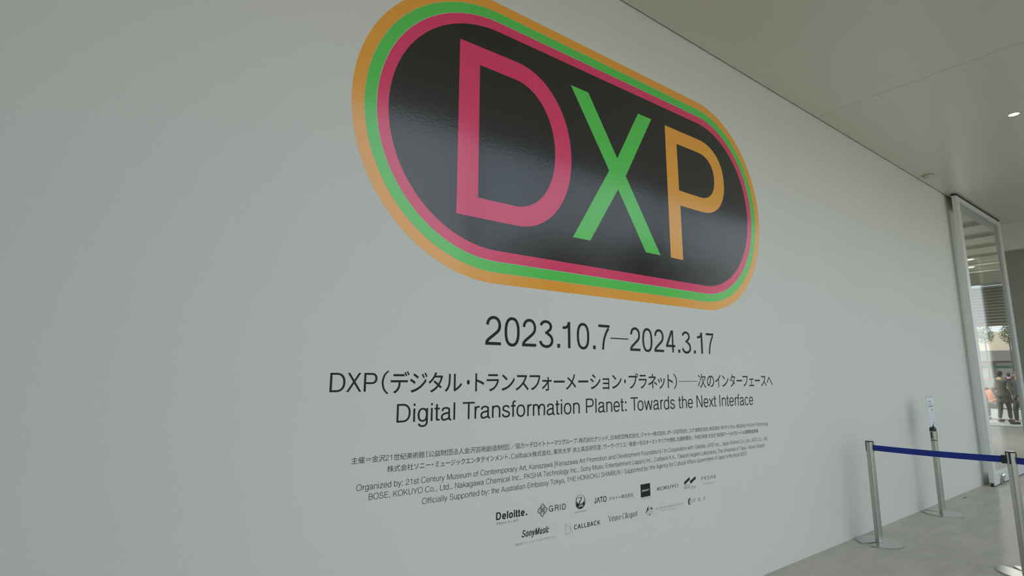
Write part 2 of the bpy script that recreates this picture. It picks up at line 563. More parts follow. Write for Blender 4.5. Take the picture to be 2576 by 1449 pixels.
for q in ((-0.06, 0.07, 0.06, 0.073), (-0.06, 0.165, 0.06, 0.168), (-0.06, 0.07, -0.057, 0.168), (0.057, 0.07, 0.06, 0.168), (-0.04, 0.10, -0.01, 0.103)):
    add_box(bm, q[0], -0.0028, q[1], q[2], -0.0021, q[3])
bm_obj('printed_frame', bm, M['print_pale'], cd)
box('printed_note', 0.02, -0.0028, 0.035, 0.06, -0.0021, 0.048, M['print_blue'], cd)

# ------------------------------------------------------------------ people beyond the glass
def skin_mesh(verts, edges, radii, sub=2):
    me = bpy.data.meshes.new('tmp')
    me.from_pydata(verts, edges, [])
    o = bpy.data.objects.new('tmp', me)
    COL.objects.link(o)
    md = o.modifiers.new('s', 'SKIN')
    md.use_smooth_shade = True
    for i, rr in enumerate(radii):
        v = me.skin_vertices[0].data[i]
        v.radius = rr if isinstance(rr, tuple) else (rr, rr)
        v.use_root = (i == 0)
    sb = o.modifiers.new('b', 'SUBSURF')
    sb.levels = sb.render_levels = sub
    dg = bpy.context.evaluated_depsgraph_get()
    out = bpy.data.meshes.new_from_object(o.evaluated_get(dg))
    bpy.data.objects.remove(o)
    out.polygons.foreach_set('use_smooth', [True] * len(out.polygons))
    return out


class Skel:
    def __init__(self):
        self.v, self.e, self.r = [], [], []

    def add(self, p, rad, par=None):
        self.v.append(tuple(p))
        self.r.append(rad)
        if par is not None:
            self.e.append((par, len(self.v) - 1))
        return len(self.v) - 1

    def chain(self, par, pts):
        for p, rad in pts:
            par = self.add(p, rad, par)
        return par

    def obj(self, name, m, parent, sub=2):
        me = skin_mesh(self.v, self.e, self.r, sub)
        me.materials.clear()
        me.materials.append(m)
        me.name = name
        o = bpy.data.objects.new(name, me)
        return put(o, parent)


def person(x, y, rz, label, coat, trousers='trousers', long_coat=False, step=0.10, arm=0.0, hgt=1.62, sit=False, z=0.0, detail=True):
    """a clothed figure facing local -y; height hgt"""
    s = hgt / 1.70
    t = empty('person', (x, y, z), math.radians(rz), label=label, category='person')
    t.scale = (s, s, s)
    hip = 0.56 if sit else 0.92
    up = hip - 0.92                                   # everything above the hips moves with them
    A = lambda px, py, pz: (px, py, pz + up)
    # ankle / knee positions
    legs = []
    for sg in (-1, 1):
        if sit:
            kn, an = (0.11 * sg, -0.44, 0.55), (0.11 * sg, -0.46, 0.09)
        else:
            kn, an = (0.095 * sg, -0.05 + step * sg * 0.5, 0.49), (0.10 * sg, step * sg + 0.02, 0.09)
        legs.append((kn, an))
    arms = []
    for sg in (-1, 1):
        if sit or arm:
            arms.append(((0.235 * sg, -0.02, 1.14 + up), (0.16 * sg, -0.26, 1.06 + up)))
        else:
            arms.append(((0.255 * sg, 0.02, 1.13 + up), (0.265 * sg, -0.05 - step * sg * 0.4, 0.89 + up)))
    b = Skel()
    root = b.add(A(0, 0, 0.93), (0.15, 0.10))
    sp_ = b.chain(root, [(A(0, 0.01, 1.10), (0.13, 0.095)), (A(0, 0.01, 1.28), (0.155, 0.10)), (A(0, 0.01, 1.40), (0.13, 0.085))])
    nk = b.chain(sp_, [(A(0, 0.0, 1.47), 0.055), (A(0, -0.01, 1.52), 0.052), (A(0, -0.015, 1.57), (0.066, 0.078)),
                       (A(0, -0.01, 1.63), (0.074, 0.092)), (A(0, 0.0, 1.68), (0.055, 0.07))])
    for sg, (el, wr_), (kn, an) in zip((-1, 1), arms, legs):
        sh = b.chain(sp_, [(A(0.17 * sg, 0.01, 1.39), 0.058), ((el[0], el[1], el[2]), 0.041), ((wr_[0], wr_[1], wr_[2]), 0.027)])
        dv = (Vector(wr_) - Vector(el)).normalized()
        side = Vector((0, -1, 0)) if abs(dv.z) > 0.7 else Vector((1, 0, 0))
        palm = Vector(wr_) + dv * 0.06
        pm = b.chain(sh, [(tuple(palm), (0.036, 0.018))])
        if detail:
            for k, ln in enumerate((0.062, 0.072, 0.068, 0.052)):
                o0 = palm + side * (0.027 - 0.018 * k) + dv * 0.015
                b.chain(pm, [(tuple(o0), 0.0095), (tuple(o0 + dv * ln * 0.55 - Vector((0.004 * sg, 0, 0))), 0.0085),
                             (tuple(o0 + dv * ln - Vector((0.014 * sg, 0, 0))), 0.0070)])
            th = Vector(wr_) + dv * 0.025 + side * 0.03
            b.chain(sh, [(tuple(th), 0.011), (tuple(th + dv * 0.03 + side * 0.018), 0.0095), (tuple(th + dv * 0.055 + side * 0.018), 0.008)])
        b.chain(root, [(A(0.09 * sg, -0.01, 0.88), 0.088), (kn, 0.056), (an, 0.037), ((an[0], an[1] - 0.05, 0.045), 0.034), ((an[0], an[1] - 0.15, 0.03), 0.026)])
    b.obj('body', M['skin'], t)
    # face: nose, eyes, ears
    zc = 1.60 + up
    for nm, px, py, pz, sx_, sy_, sz_ in (('nose', 0, -0.105, zc - 0.005, 0.013, 0.018, 0.022), ('eye', -0.032, -0.088, zc + 0.022, 0.012, 0.008, 0.008), ('eye', 0.032, -0.088, zc + 0.022, 0.012, 0.008, 0.008),
                                          ('mouth', 0, -0.092, zc - 0.045, 0.024, 0.008, 0.007), ('ear', -0.078, 0.0, zc, 0.010, 0.018, 0.03), ('ear', 0.078, 0.0, zc, 0.010, 0.018, 0.03)):
        bm = bmesh.new()
        rr = bmesh.ops.create_icosphere(bm, subdivisions=1, radius=1.0)
        for v in rr['verts']:
            v.co = Vector((px + v.co.x * sx_, py + v.co.y * sy_, pz + v.co.z * sz_))
        bm_obj(nm, bm, M['hair' if nm == 'eye' else 'skin'], t, smooth=True)
    # hair: cap over the skull, longer behind
    bm = bmesh.new()
    rr = bmesh.ops.create_uvsphere(bm, u_segments=20, v_segments=12, radius=1.0)
    for v in rr['verts']:
        c = v.co.copy()
        front = max(0.0, -c.y)
        zz = c.z
        if zz < 0.1 and front > 0.25:
            zz = 0.1 + (zz - 0.1) * 0.15
        v.co = Vector((c.x * 0.089, 0.008 + c.y * 0.105, 1.635 + up + zz * (0.092 if zz > 0 else 0.13)))
    bm_obj('hair', bm, M['hair'], t, smooth=True)
    # trousers
    g = Skel()
    ro = g.add(A(0, 0, 0.96), (0.165, 0.115))
    for sg, (kn, an) in zip((-1, 1), legs):
        g.chain(ro, [(A(0.09 * sg, -0.01, 0.86), 0.105), (kn, 0.074), ((an[0], an[1], an[2] + 0.02), 0.058)])
    g.obj('trousers', M[trousers], t, 1)
    # jacket or long coat
    c = Skel()
    lo = 0.60 if long_coat else 0.88
    pts = [(A(0, 0.0, max(lo, 0.9) if sit else lo), (0.20, 0.15) if long_coat else (0.17, 0.125))]
    ro = c.add(*pts[0])
    if long_coat and not sit:
        ro2 = c.chain(ro, [(A(0, 0.0, 0.85), (0.185, 0.135))])
    else:
        ro2 = ro
    ch = c.chain(ro2, [(A(0, 0.01, 1.10), (0.155, 0.115)), (A(0, 0.01, 1.28), (0.180, 0.122)), (A(0, 0.01, 1.42), (0.175, 0.125))])
    c.chain(ch, [(A(0, 0.0, 1.50), 0.085)])
    for sg, (el, wr_) in zip((-1, 1), arms):
        w2 = Vector(el).lerp(Vector(wr_), 0.93)
        c.chain(ch, [(A(0.178 * sg, 0.01, 1.385), 0.078), (el, 0.060), (tuple(w2), 0.045)])
    c.obj('coat' if long_coat else 'jacket', M[coat], t, 1)
    for sg, (kn, an) in zip((-1, 1), legs):
        bm = bmesh.new()
        add_box(bm, an[0] - 0.046, an[1] - 0.19, 0.0, an[0] + 0.046, an[1] + 0.075, 0.085, 0.028)
        bm_obj('shoe', bm, M['shoe'], t, smooth=True)
    return t


person(24.0, 4.92, 75, 'person in a long taupe coat, left of two standing beyond the glass', 'grey_coat', long_coat=True, hgt=1.68)
person(23.1, 4.32, 215, 'person in a black coat with hands low, right one beyond the glass', 'coat', long_coat=True, hgt=1.66, step=0.14)
# seated person on a bench
bn = empty('bench', (25.4, 5.50, 0), math.radians(70), label='low wooden bench beyond the glass under the seated person', category='bench')
for k in range(3):
    box('slat', -0.75, -0.20 + k * 0.14, 0.36, 0.75, -0.08 + k * 0.14, 0.395, M['bench_wood'], bn, bevel=0.004)
for sx_ in (-0.6, 0.6):
    for sy_ in (-0.15, 0.13):
        box('leg', sx_ - 0.025, sy_ - 0.025, 0, sx_ + 0.025, sy_ + 0.025, 0.36, M['dark_band'], bn)
person(25.4, 5.50, 250, 'seated person in an orange jacket beyond the glass door', 'orange_coat', sit=True, hgt=1.55)
for i, (x, y, rz, lab, ct) in enumerate(((36.0, 7.05, 100, 'leftmost of three distant dark figures below the teal stripe', 'coat'), (36.5, 6.90, 60, 'middle one of three distant dark figures below the teal stripe', 'grey_coat'),
                                         (35.4, 6.62, 130, 'rightmost of three distant dark figures below the teal stripe', 'coat'))):
    person(x, y, rz, lab, ct, hgt=1.66 + 0.05 * i, detail=False)

# ------------------------------------------------------------------ outside
box('ground', -70, -70, -0.34, 90, 70, -0.02, M['paving'], kind='structure', label='pale paved ground around the building')
# louvred opening at the end of the lobby
lv = empty('louvre_screen', (21.5, 2.42, 3.07), kind='structure', label='band of horizontal louvre blades high behind the glass door')
nb = 13
for k in range(nb):
    z = 0.02 + k * 0.095
    bm = bmesh.new()
    add_prism(bm, [(0.0, z), (0.02, z - 0.0), (0.09, z + 0.05), (0.07, z + 0.05)], 0.0, 3.88, 'x')
    # prism along x: turn so the blades run across the opening
    for v in bm.verts:
        v.co = Vector((v.co.y, v.co.x, v.co.z))
    bm_obj('blade', bm, M['frame'], lv)
box('back_panel', 0.10, 0, -0.02, 0.14, 3.88, 1.23, M['dark_wall'], lv)


def tree(x, y, h, cr, label, seed, m='leaf', parts=150, thin=0.6, zc=0.68, zr=0.34):
    t = empty('tree', (x, y, -0.02), label=label, category='tree')
    random.seed(seed)
    bm = bmesh.new()
    add_lathe(bm, [(0.016 * h, 0), (0.010 * h, h * 0.4), (0.005 * h, h * 0.85), (0, h * 0.9)], 10)
    bm_obj('trunk', bm, M['bark'], t, smooth=True)
    for k in range(7):
        a = k * 2.4
        z0 = h * (zc - zr * 0.6 + 0.03 * k)
        L = cr * (0.9 - 0.07 * k)
        p0, p1 = Vector((0, 0, z0)), Vector((math.cos(a) * L, math.sin(a) * L, z0 + L * 0.6))
        bb = bmesh.new()
        add_lathe(bb, [(0.03, 0), (0.008, (p1 - p0).length)], 6)
        q = (p1 - p0).to_track_quat('Z', 'Y')
        for v in bb.verts:
            v.co = q @ v.co + p0
        bm_obj('branch', bb, M['bark'], t)
    vs, fs = [], []
    for i in range(parts * 30):
        while True:
            p = Vector((random.uniform(-1, 1), random.uniform(-1, 1), random.uniform(-1, 1)))
            if p.length < 1 and p.length > 0.2:
                break
        c = Vector((p.x * cr, p.y * cr, h * zc + p.z * h * zr))
        a, e2 = random.uniform(0, 6.28), random.uniform(-0.8, 0.8)
        d = Vector((math.cos(a) * math.cos(e2), math.sin(a) * math.cos(e2), math.sin(e2)))
        sd = d.cross(Vector((0, 0, 1))).normalized()
        l = random.uniform(0.05, 0.10) * thin * 1.8
        n = len(vs)
        vs += [c, c + d * l * 0.5 + sd * l * 0.28, c + d * l, c + d * l * 0.5 - sd * l * 0.28]
        fs.append((n, n + 1, n + 2, n + 3))
    mesh_obj('foliage', vs, fs, M[m], t, kind='stuff')
    return t


tree(38.5, 8.30, 4.3, 0.42, 'green leafy tree beyond the glass, left of the two', 3, parts=55, zc=0.885, zr=0.13)
tree(37.0, 7.02, 4.2, 0.36, 'green leafy tree beyond the glass, right of the two', 8, parts=45, zc=0.88, zr=0.13)


def hedge(x0, y0, x1, y1, h, label, seed):
    random.seed(seed)
    vs, fs = [], []
    for i in range(5200):
        k = random.random()
        side = random.random()
        c = Vector((x0 + (x1 - x0) * random.random(), y0 + (y1 - y0) * k, h * random.random() ** 0.6))
        a, e2 = random.uniform(0, 6.28), random.uniform(-0.9, 0.9)
        d = Vector((math.cos(a) * math.cos(e2), math.sin(a) * math.cos(e2), math.sin(e2)))
        sd = d.cross(Vector((0, 0, 1))).normalized()
        l = random.uniform(0.08, 0.15)
        n = len(vs)
        vs += [c, c + d * l * 0.5 + sd * l * 0.3, c + d * l, c + d * l * 0.5 - sd * l * 0.3]
        fs.append((n, n + 1, n + 2, n + 3))
    return mesh_obj('hedge', vs, fs, M['leaf_dark'], None, label=label, category='hedge', kind='stuff')


hedge(39.7, 6.2, 40.3, 11.0, 1.0, 'low dark green hedge far behind the glass door', 4)

# tan building with a dark awning and pale glazing
tb = empty('building', (44, 4.0, -0.02), label='tan building with dark awning seen far through the glass door', category='building')
box('upper_wall', 0, 0, 3.05, 8, 16, 4.25, M['tan'], tb)
box('awning', -1.2, 0, 2.42, 0.3, 16, 3.05, M['dark_band'], tb)
box('lower_wall', 0.6, 0, 0, 8, 16, 3.05, M['concrete_wall'], tb)
for k in range(6):
    w = box('shop_window', 0.5, 0.3 + k * 2.6, 0.9, 0.62, 2.6 + k * 2.6, 2.35, M['bright_window'], tb)
box('teal_stripe', 0.44, 0.1, 2.0, 0.49, 15.9, 2.14, M['teal'], tb)

# small red car
car = empty('car', (42.2, 9.3, -0.02), math.radians(80), label='small red car parked beyond the glass door', category='car')
bm = bmesh.new()
prof = [(-2.0, 0.30), (-2.05, 0.62), (-1.75, 0.82), (-1.05, 0.90), (-0.55, 1.34), (0.75, 1.40), (1.45, 0.98), (1.95, 0.88), (2.0, 0.35), (1.7, 0.24), (-1.7, 0.24)]
add_prism(bm, prof, -0.82, 0.82, 'y')
bmesh.ops.bevel(bm, geom=[e for e in bm.edges if abs(e.verts[0].co.y - e.verts[1].co.y) < 0.01], offset=0.09, segments=2, affect='EDGES')
bm_obj('car_body', bm, M['red_paint'], car, smooth=True)
for sg in (-1, 1):
    bm = bmesh.new()
    add_prism(bm, [(-0.92, 0.92), (-0.50, 1.27), (0.70, 1.32), (1.20, 0.98)], sg * 0.80, sg * 0.835, 'y')
    bm_obj('side_window', bm, M['window'], car)
for wx in (-1.25, 1.25):
    for sg in (-1, 1):
        bm = bmesh.new()
        add_lathe(bm, [(0, -0.1), (0.30, -0.1), (0.32, -0.06), (0.32, 0.06), (0.30, 0.1), (0, 0.1)], 24)
        for v in bm.verts:
            v.co = Vector((v.co.x + wx, sg * 0.76 + v.co.z, v.co.y + 0.32))
        bm_obj('wheel', bm, M['rubber'], car, smooth=True)


# buildings across the street behind the camera (seen as the darker foot of the vinyl's sheen)
def block(x0, x1, y, h, m, label, floors, bays):
    b = empty('building', (x0, y, -0.02), label=label, category='building', group='buildings across the street')
    w = x1 - x0
    box('wall', 0, -8, 0, w, 0, h, M[m], b)
    box('roof', -0.2, -8.2, h, w + 0.2, 0.2, h + 0.3, M['dark_band'], b)
    for i in range(floors):
        for j in range(bays):
            cx, cz = w * (j + 0.5) / bays, h * (i + 0.55) / floors
            box('window', cx - w / bays * 0.3, 0.0, cz - 0.6, cx + w / bays * 0.3, 0.05, cz + 0.6, M['window'], b)
    return b


block(-14, 6, -28, 7.0, 'concrete_wall', 'long grey building opposite, left one across the street', 3, 7)
block(8, 24, -26, 7.0, 'tan', 'lower tan building opposite, middle one across the street', 2, 6)
block(26, 52, -27, 12.5, 'concrete_wall', 'taller grey building opposite, right one across the street', 4, 9)
for i, (x, y, h) in enumerate(((21.5, -20, 9.0), (29, -19, 11))):
    tree(x, y, h, 2.4, ['bushy street tree opposite, left one of two', 'bushy street tree opposite, right one of two'][i], 20 + i, 'leaf_dark', parts=260, thin=2.2)
# ---------------------------------------------------------------- lettering
# Own stroke alphabet (units: 1000 per em).  Every glyph is a list of ribbons / polygons.
ADV = {' ': 278, '.': 278, ',': 278, ':': 278, '/': 278, '-': 333, '(': 333, ')': 333, '[': 278, ']': 278, '—': 1000,
       'A': 667, 'B': 667, 'C': 722, 'D': 722, 'E': 667, 'F': 611, 'G': 778, 'H': 722, 'I': 278, 'J': 500, 'K': 667,
       'L': 556, 'M': 833, 'N': 722, 'O': 778, 'P': 667, 'Q': 778, 'R': 722, 'S': 667, 'T': 611, 'U': 722, 'V': 667,
       'W': 944, 'X': 667, 'Y': 667, 'Z': 611, 'a': 556, 'b': 556, 'c': 500, 'd': 556, 'e': 556, 'f': 278, 'g': 556,
       'h': 556, 'i': 222, 'j': 222, 'k': 500, 'l': 222, 'm': 833, 'n': 556, 'o': 556, 'p': 556, 'q': 556, 'r': 333,
       's': 500, 't': 278, 'u': 556, 'v': 500, 'w': 722, 'x': 500, 'y': 500, 'z': 500, 'Λ': 667, 'Δ': 667}


ADV.update({c: 556 for c in '0123456789'})


def arc(cx, cy, rx, ry, a0, a1, n=2.3, k=14):
    out = []
    for i in range(k + 1):
        a = math.radians(a0 + (a1 - a0) * i / k)
        c, s = math.cos(a), math.sin(a)
        out.append((cx + rx * math.copysign(abs(c) ** (2 / n), c), cy + ry * math.copysign(abs(s) ** (2 / n), s)))
    return out


def spline(ps, k=6):
    out = []
    q = [ps[0]] + list(ps) + [ps[-1]]
    for i in range(len(ps) - 1):
        p0, p1, p2, p3 = q[i:i + 4]
        for j in range(k):
            t = j / k
            out.append(tuple(0.5 * (2 * p1[a] + (p2[a] - p0[a]) * t + (2 * p0[a] - 5 * p1[a] + 4 * p2[a] - p3[a]) * t * t
                             + (3 * p1[a] - p0[a] - 3 * p2[a] + p3[a]) * t ** 3) for a in (0, 1)))
    out.append(tuple(ps[-1]))
    return out


def ribbon(pts, w, wh=None):
    """strip of quads along pts, w = thickness of upright strokes, wh = thickness of level strokes"""
    wh = w if wh is None else wh
    P = [pts[0]]
    for p in pts[1:]:
        if math.hypot(p[0] - P[-1][0], p[1] - P[-1][1]) > 0.5:
            P.append(p)
    n = len(P)
    nr = []
    for i in range(n - 1):
        dx, dy = P[i + 1][0] - P[i][0], P[i + 1][1] - P[i][1]
        l = math.hypot(dx, dy)
        nr.append((-dy / l, dx / l))
    L, R = [], []
    for i in range(n):
        a = nr[max(i - 1, 0)]
        b = nr[min(i, n - 2)]
        mx, my = a[0] + b[0], a[1] + b[1]
        ml = math.hypot(mx, my)
        if ml < 0.3:
            mx, my, ml = b[0], b[1], 1
        mx, my = mx / ml, my / ml
        f = 1 / max(mx * b[0] + my * b[1], 0.5)
        hx = 0.5 * f * w
        hy = 0.5 * f * wh
        L.append((P[i][0] + mx * hx, P[i][1] + my * hy))
        R.append((P[i][0] - mx * hx, P[i][1] - my * hy))
    return [(L[i], R[i], R[i + 1], L[i + 1]) for i in range(n - 1)]


def glyph(ch, w=72, wh=None, serif=False):
    """list of layers, each a list of convex polygons"""
    wh = w * 0.93 if wh is None else wh
    h, g = w / 2, wh / 2
    R = []

    def S(p):
        R.append(ribbon(p, w, wh))

    def V(x, y0, y1):      # upright stem, x = centre
        R.append([((x - h, y0), (x + h, y0), (x + h, y1), (x - h, y1))])
        if serif:
            for yy, sg in ((y0, 1), (y1, -1)):
                R.append([((x - h - 45, yy), (x + h + 45, yy), (x + h + 45, yy + sg * 22), (x - h - 45, yy + sg * 22))])

    def Hb(x0, x1, y):     # level bar, y = centre
        R.append([((x0, y - g), (x1, y - g), (x1, y + g), (x0, y + g))])

    def D(x0, y0, x1, y1, k=1.06, thin=False):   # diagonal with level cuts, x = centre
        ww = (wh if thin and serif else w) * k / 2
        R.append([((x0 - ww, y0), (x0 + ww, y0), (x1 + ww, y1), (x1 - ww, y1))])
        if serif:
            for xx, yy, sg in ((x0, y0, 1 if y0 < y1 else -1), (x1, y1, -1 if y0 < y1 else 1)):
                if yy in (0, 718, 523):
                    R.append([((xx - ww - 40, yy), (xx + ww + 40, yy), (xx + ww + 40, yy + sg * 22), (xx - ww - 40, yy + sg * 22))])

    C, X = 718, 523
    if ch == 'A':
        D(14 + h, 0, 334, C, thin=True); D(653 - h, 0, 334, C); Hb(160, 510, 250)
    elif ch == 'Λ':
        D(14 + h, 0, 334, C); D(653 - h, 0, 334, C)
    elif ch == 'Δ':
        D(14 + h, 0, 334, C); D(653 - h, 0, 334, C); Hb(20, 648, g)
    elif ch == 'B':
        V(79 + h, 0, C); m = 372
        S([(79 + h, C - g), (370, C - g)] + arc(370, (C - g + m) / 2, 225 - h, (C - g - m) / 2, 90, -90) + [(79 + h, m)])
        S([(79 + h, m), (385, m)] + arc(385, (m + g) / 2, 240 - h, (m - g) / 2, 90, -90) + [(79 + h, g)])
    elif ch in 'CG':
        if ch == 'C':
            S(arc(382, 359, 338 - h, 378 - g, 33, 327, k=30))
        else:
            S(arc(388, 359, 340 - h, 378 - g, 33, 312, k=30) + [(630, 190), (640, 340)])
            Hb(400, 706, 330); V(706 - h, 0, 365)
    elif ch == 'D':
        V(81 + h, 0, C)
        S([(81 + h, C - g), (330, C - g)] + arc(330, C / 2, 344 - h, C / 2 - g, 90, -90, k=22) + [(81 + h, g)])
    elif ch == 'E':
        V(86 + h, 0, C); Hb(86, 616, g); Hb(86, 583, 375); Hb(86, 608, C - g)
    elif ch == 'F':
        V(86 + h, 0, C); Hb(86, 540, 355); Hb(86, 583, C - g)
    elif ch == 'H':
        V(77 + h, 0, C); V(646 - h, 0, C); Hb(90, 640, 370)
    elif ch == 'I':
        V(139, 0, C)
    elif ch == 'J':
        S([(428 - h, C), (428 - h, 215)] + arc(222, 200, 206 - h, 219 - g, 0, -180))
    elif ch == 'K':
        V(76 + h, 0, C); D(60 + w, 250, 590, C, 1.3, True); D(628, 0, 265, 410, 1.25)
    elif ch == 'L':
        V(76 + h, 0, C); Hb(76, 537, g)
    elif ch == 'M':
        V(73 + h, 0, C); V(761 - h, 0, C); D(417, 0, 90 + h, C, 1.0); D(417, 0, 744 - h, C, 1.0)
    elif ch == 'N':
        V(76 + h, 0, C); V(646 - h, 0, C); D(630 - h, 0, 90 + h, C, 1.05)
    elif ch in 'OQ':
        S(arc(389, 359, 350 - h, 378 - g, 90, 450, k=36))
        if ch == 'Q':
            D(640, -20, 460, 160, 1.3)
    elif ch == 'P':
        V(86 + h, 0, C); m = 325
        S([(86 + h, C - g), (390, C - g)] + arc(390, (C - g + m) / 2, 232 - h, (C - g - m) / 2, 90, -90, k=18) + [(86 + h, m)])
    elif ch == 'R':
        V(94 + h, 0, C); m = 345
        S([(94 + h, C - g), (420, C - g)] + arc(420, (C - g + m) / 2, 240 - h, (C - g - m) / 2, 90, -90, k=18) + [(94 + h, m)])
        S(spline([(430, m), (540, 325), (595, 260), (610, 160), (622, 60), (650, 0)]))
    elif ch == 'S':
        S(arc(332, 535, 242 - h, 202 - g, 10, 230, 2.1, 20) + arc(335, 190, 286 - h, 209 - g, 52, -188, 2.1, 22))
    elif ch == 'T':
        V(305, 0, C); Hb(14, 597, C - g)
    elif ch == 'U':
        S([(79 + h, C), (79 + h, 260)] + arc(361, 260, 283 - h, 279 - g, 180, 360, k=20) + [(644 - h, C)])
    elif ch == 'V':
        D(333, 0, 30 + h, C); D(333, 0, 637 - h, C, thin=True)
    elif ch == 'W':
        D(255, 0, 22 + h, C, 1.0); D(255, 0, 472, C, 1.0, True); D(690, 0, 472, C, 1.0); D(690, 0, 922 - h, C, 1.0, True)
    elif ch == 'X':
        D(20 + h, 0, 615 - h, C, 1.2, True); D(648 - h, 0, 50 + h, C, 1.2)
    elif ch == 'Y':
        V(333, 0, 320); D(333, 290, 20 + h, C, 1.1); D(333, 290, 647 - h, C, 1.1, True)
    elif ch == 'Z':
        Hb(30, 585, g); Hb(45, 583, C - g); D(75 + h * .4, wh * .7, 530, C - wh * .7, 1.3)
    elif ch == 'a':
        S(spline([(60 + h, 372), (80 + h, 450), (160, 520 - g), (262, 538 - g), (370, 520 - g), (455 - h, 450), (462 - h, 370), (462 - h, 240),
                  (462 - h, 90), (480, 20), (530, 8)], 4))
        S(spline([(455 - h, 330), (400, 300), (250, 280), (110 + h * .5, 235), (36 + h, 140), (75 + h, 40), (200, -15 + g), (330, 15 + g),
                  (425, 90), (462 - h, 190)], 4))
    elif ch in 'bdpq':
        sg = 1 if ch in 'bp' else -1
        mx = (lambda x: x) if sg == 1 else (lambda x: 556 - x)
        V(mx(58 + h), -207 if ch in 'pq' else 0, 718 if ch in 'bd' else X)
        S(arc(mx(282), 254, 235 - h, 269 - g + 15, 90, 450, k=30))
    elif ch == 'c':
        S(arc(257, 259, 227 - h, 279 - g, 36, 324, k=26))
    elif ch == 'e':
        Hb(60, 500, 262)
        S([(515 - h, 262)] + arc(278, 259, 238 - h, 279 - g, 0, 326, k=30))
    elif ch == 'f':
        S(spline([(262, 728 - g), (200, 728 - g), (150, 705 - g), (128, 620), (128, 500)]) + [(128, 0)]); Hb(14, 262, X - g)
    elif ch == 'g':
        V(499 - h, 60, X)
        S(arc(265, 262, 225 - h, 276 - g, 90, 450, k=30))
        S([(499 - h, 120), (499 - h, 0)] + arc(272, -20, 227 - h, 200 - g, 0, -160, k=14))
    elif ch in 'hn':
        V(65 + h, 0, 718 if ch == 'h' else X)
        S([(65 + h, 330)] + arc(285, 330, 220 - h, 208 - g, 180, 0, k=16) + [(505 - h, 0)])
    elif ch in 'ij':
        if ch == 'i':
            V(111, 0, X)
        else:
            S([(111, X), (111, -100), (90, -175), (20, -180)])
        R.append([((111 - h, 718 - w * 1.1), (111 + h, 718 - w * 1.1), (111 + h, 718), (111 - h, 718))])
    elif ch == 'k':
        V(67 + h, 0, 718); D(100, 175, 450, X, 1.35, True); D(480, 0, 235, 320, 1.25)
    elif ch == 'l':
        V(111, 0, 718)
    elif ch == 'm':
        V(65 + h, 0, X)
        S([(65 + h, 340)] + arc(246, 340, 181 - h * .9, 198 - g, 180, 0, k=14) + [(417 + 0, 0)])
        S([(417, 340)] + arc(592, 340, 177 - h * .6, 198 - g, 180, 0, k=14) + [(769 - h, 0)])
    elif ch == 'o':
        S(arc(276, 259, 241 - h, 279 - g, 90, 450, k=32))
    elif ch == 'r':
        V(77 + h, 0, X); S(spline([(77 + h, 250), (95 + h, 380), (170, 470), (240, 500), (332, 505)]))
    elif ch == 's':
        S(arc(248, 388, 198 - h, 150 - g, 8, 232, 2.1, 18) + arc(248, 138, 216 - h, 153 - g, 54, -188, 2.1, 20))
    elif ch == 't':
        S([(122, 669), (122, 110)] + spline([(122, 110), (130, 45), (165, g), (257, g)])); Hb(14, 257, X - g)
    elif ch == 'u':
        V(489 - h, 0, X); S([(68 + h, X), (68 + h, 190)] + arc(278, 190, 210 - h, 205 - g, 180, 360, k=16))
    elif ch == 'v':
        D(249, 0, 8 + h, X); D(249, 0, 492 - h, X, thin=True)
    elif ch == 'w':
        D(197, 0, 14 + h, X, .98); D(197, 0, 361, X, .98, True); D(525, 0, 361, X, .98); D(525, 0, 708 - h, X, .98, True)
    elif ch == 'x':
        D(11 + h, 0, 475 - h, X, 1.2, True); D(489 - h, 0, 25 + h, X, 1.2)
    elif ch == 'y':
        D(250, 0, 10 + h, X); D(232, -60, 490 - h, X, 1.06, True); S(spline([(262, 30), (215, -100), (160, -180), (70, -214 + g)]))
    elif ch == 'z':
        Hb(31, 469, g); Hb(40, 455, X - g); D(80, wh * .7, 410, X - wh * .7, 1.35)
    elif ch == '0':
        S(arc(278, 348, 241 - h, 367 - g, 90, 450, n=2.4, k=36))
    elif ch == '1':
        V(356 - h, 0, 709); S(spline([(101, 545), (190, 550), (270, 590), (306, 680)], 5))
    elif ch == '2':
        S(arc(281, 480, 226 - h, 229 - g, 178, -28, 2.15, 24) + spline([(400, 330), (270, 235), (150, 150), (85, 80), (40 + h, 10)], 4))
        Hb(34, 507, g)
    elif ch == '3':
        S(arc(264, 543, 208 - h, 166 - g, 172, -62, 2.1, 20) + [(300, 378), (235, 378)])
        S([(235, 378), (300, 378)] + arc(274, 181, 240 - h, 200 - g, 62, -172, 2.1, 24))
    elif ch == '4':
        V(432 - h, 0, 703); Hb(25, 523, 205); D(45 + h * .4, 205, 400 - h, 703, 1.3, True)
    elif ch == '5':
        Hb(110, 480, 709 - g); D(80 + h, 330, 118 + h, 700, 1.0)
        S(spline([(80 + h, 345), (150, 410), (270, 450 - g), (420, 410), (514 - h, 250), (460 - h, 80), (270, -19 + g), (110, 20 + g * .5), (35 + h, 180)], 5))
    elif ch == '7':
        Hb(37, 523, 709 - g); S(spline([(500 - h * .5, 690 - wh), (380, 500), (270, 280), (215, 0)], 5))
    elif ch in '.':
        dd = max(104, w * 1.15)
        R.append([((87, 0), (87 + dd, 0), (87 + dd, dd), (87, dd))])
    elif ch == ',':
        R.append([((87, 0), (191, 0), (191, 106), (87, 106))]); R.append([((87, -147), (130, -130), (191, 0), (140, 0))])
    elif ch == ':':
        R.append([((87, 0), (191, 0), (191, 106), (87, 106))]); R.append([((87, 410), (191, 410), (191, 516), (87, 516))])
    elif ch == '/':
        D(0, -19, 278, 737, .9)
    elif ch == '(':
        S(spline([(298 - h, 733), (150, 560), (68 + h, 263), (150, -30), (298 - h, -207)]))
    elif ch == ')':
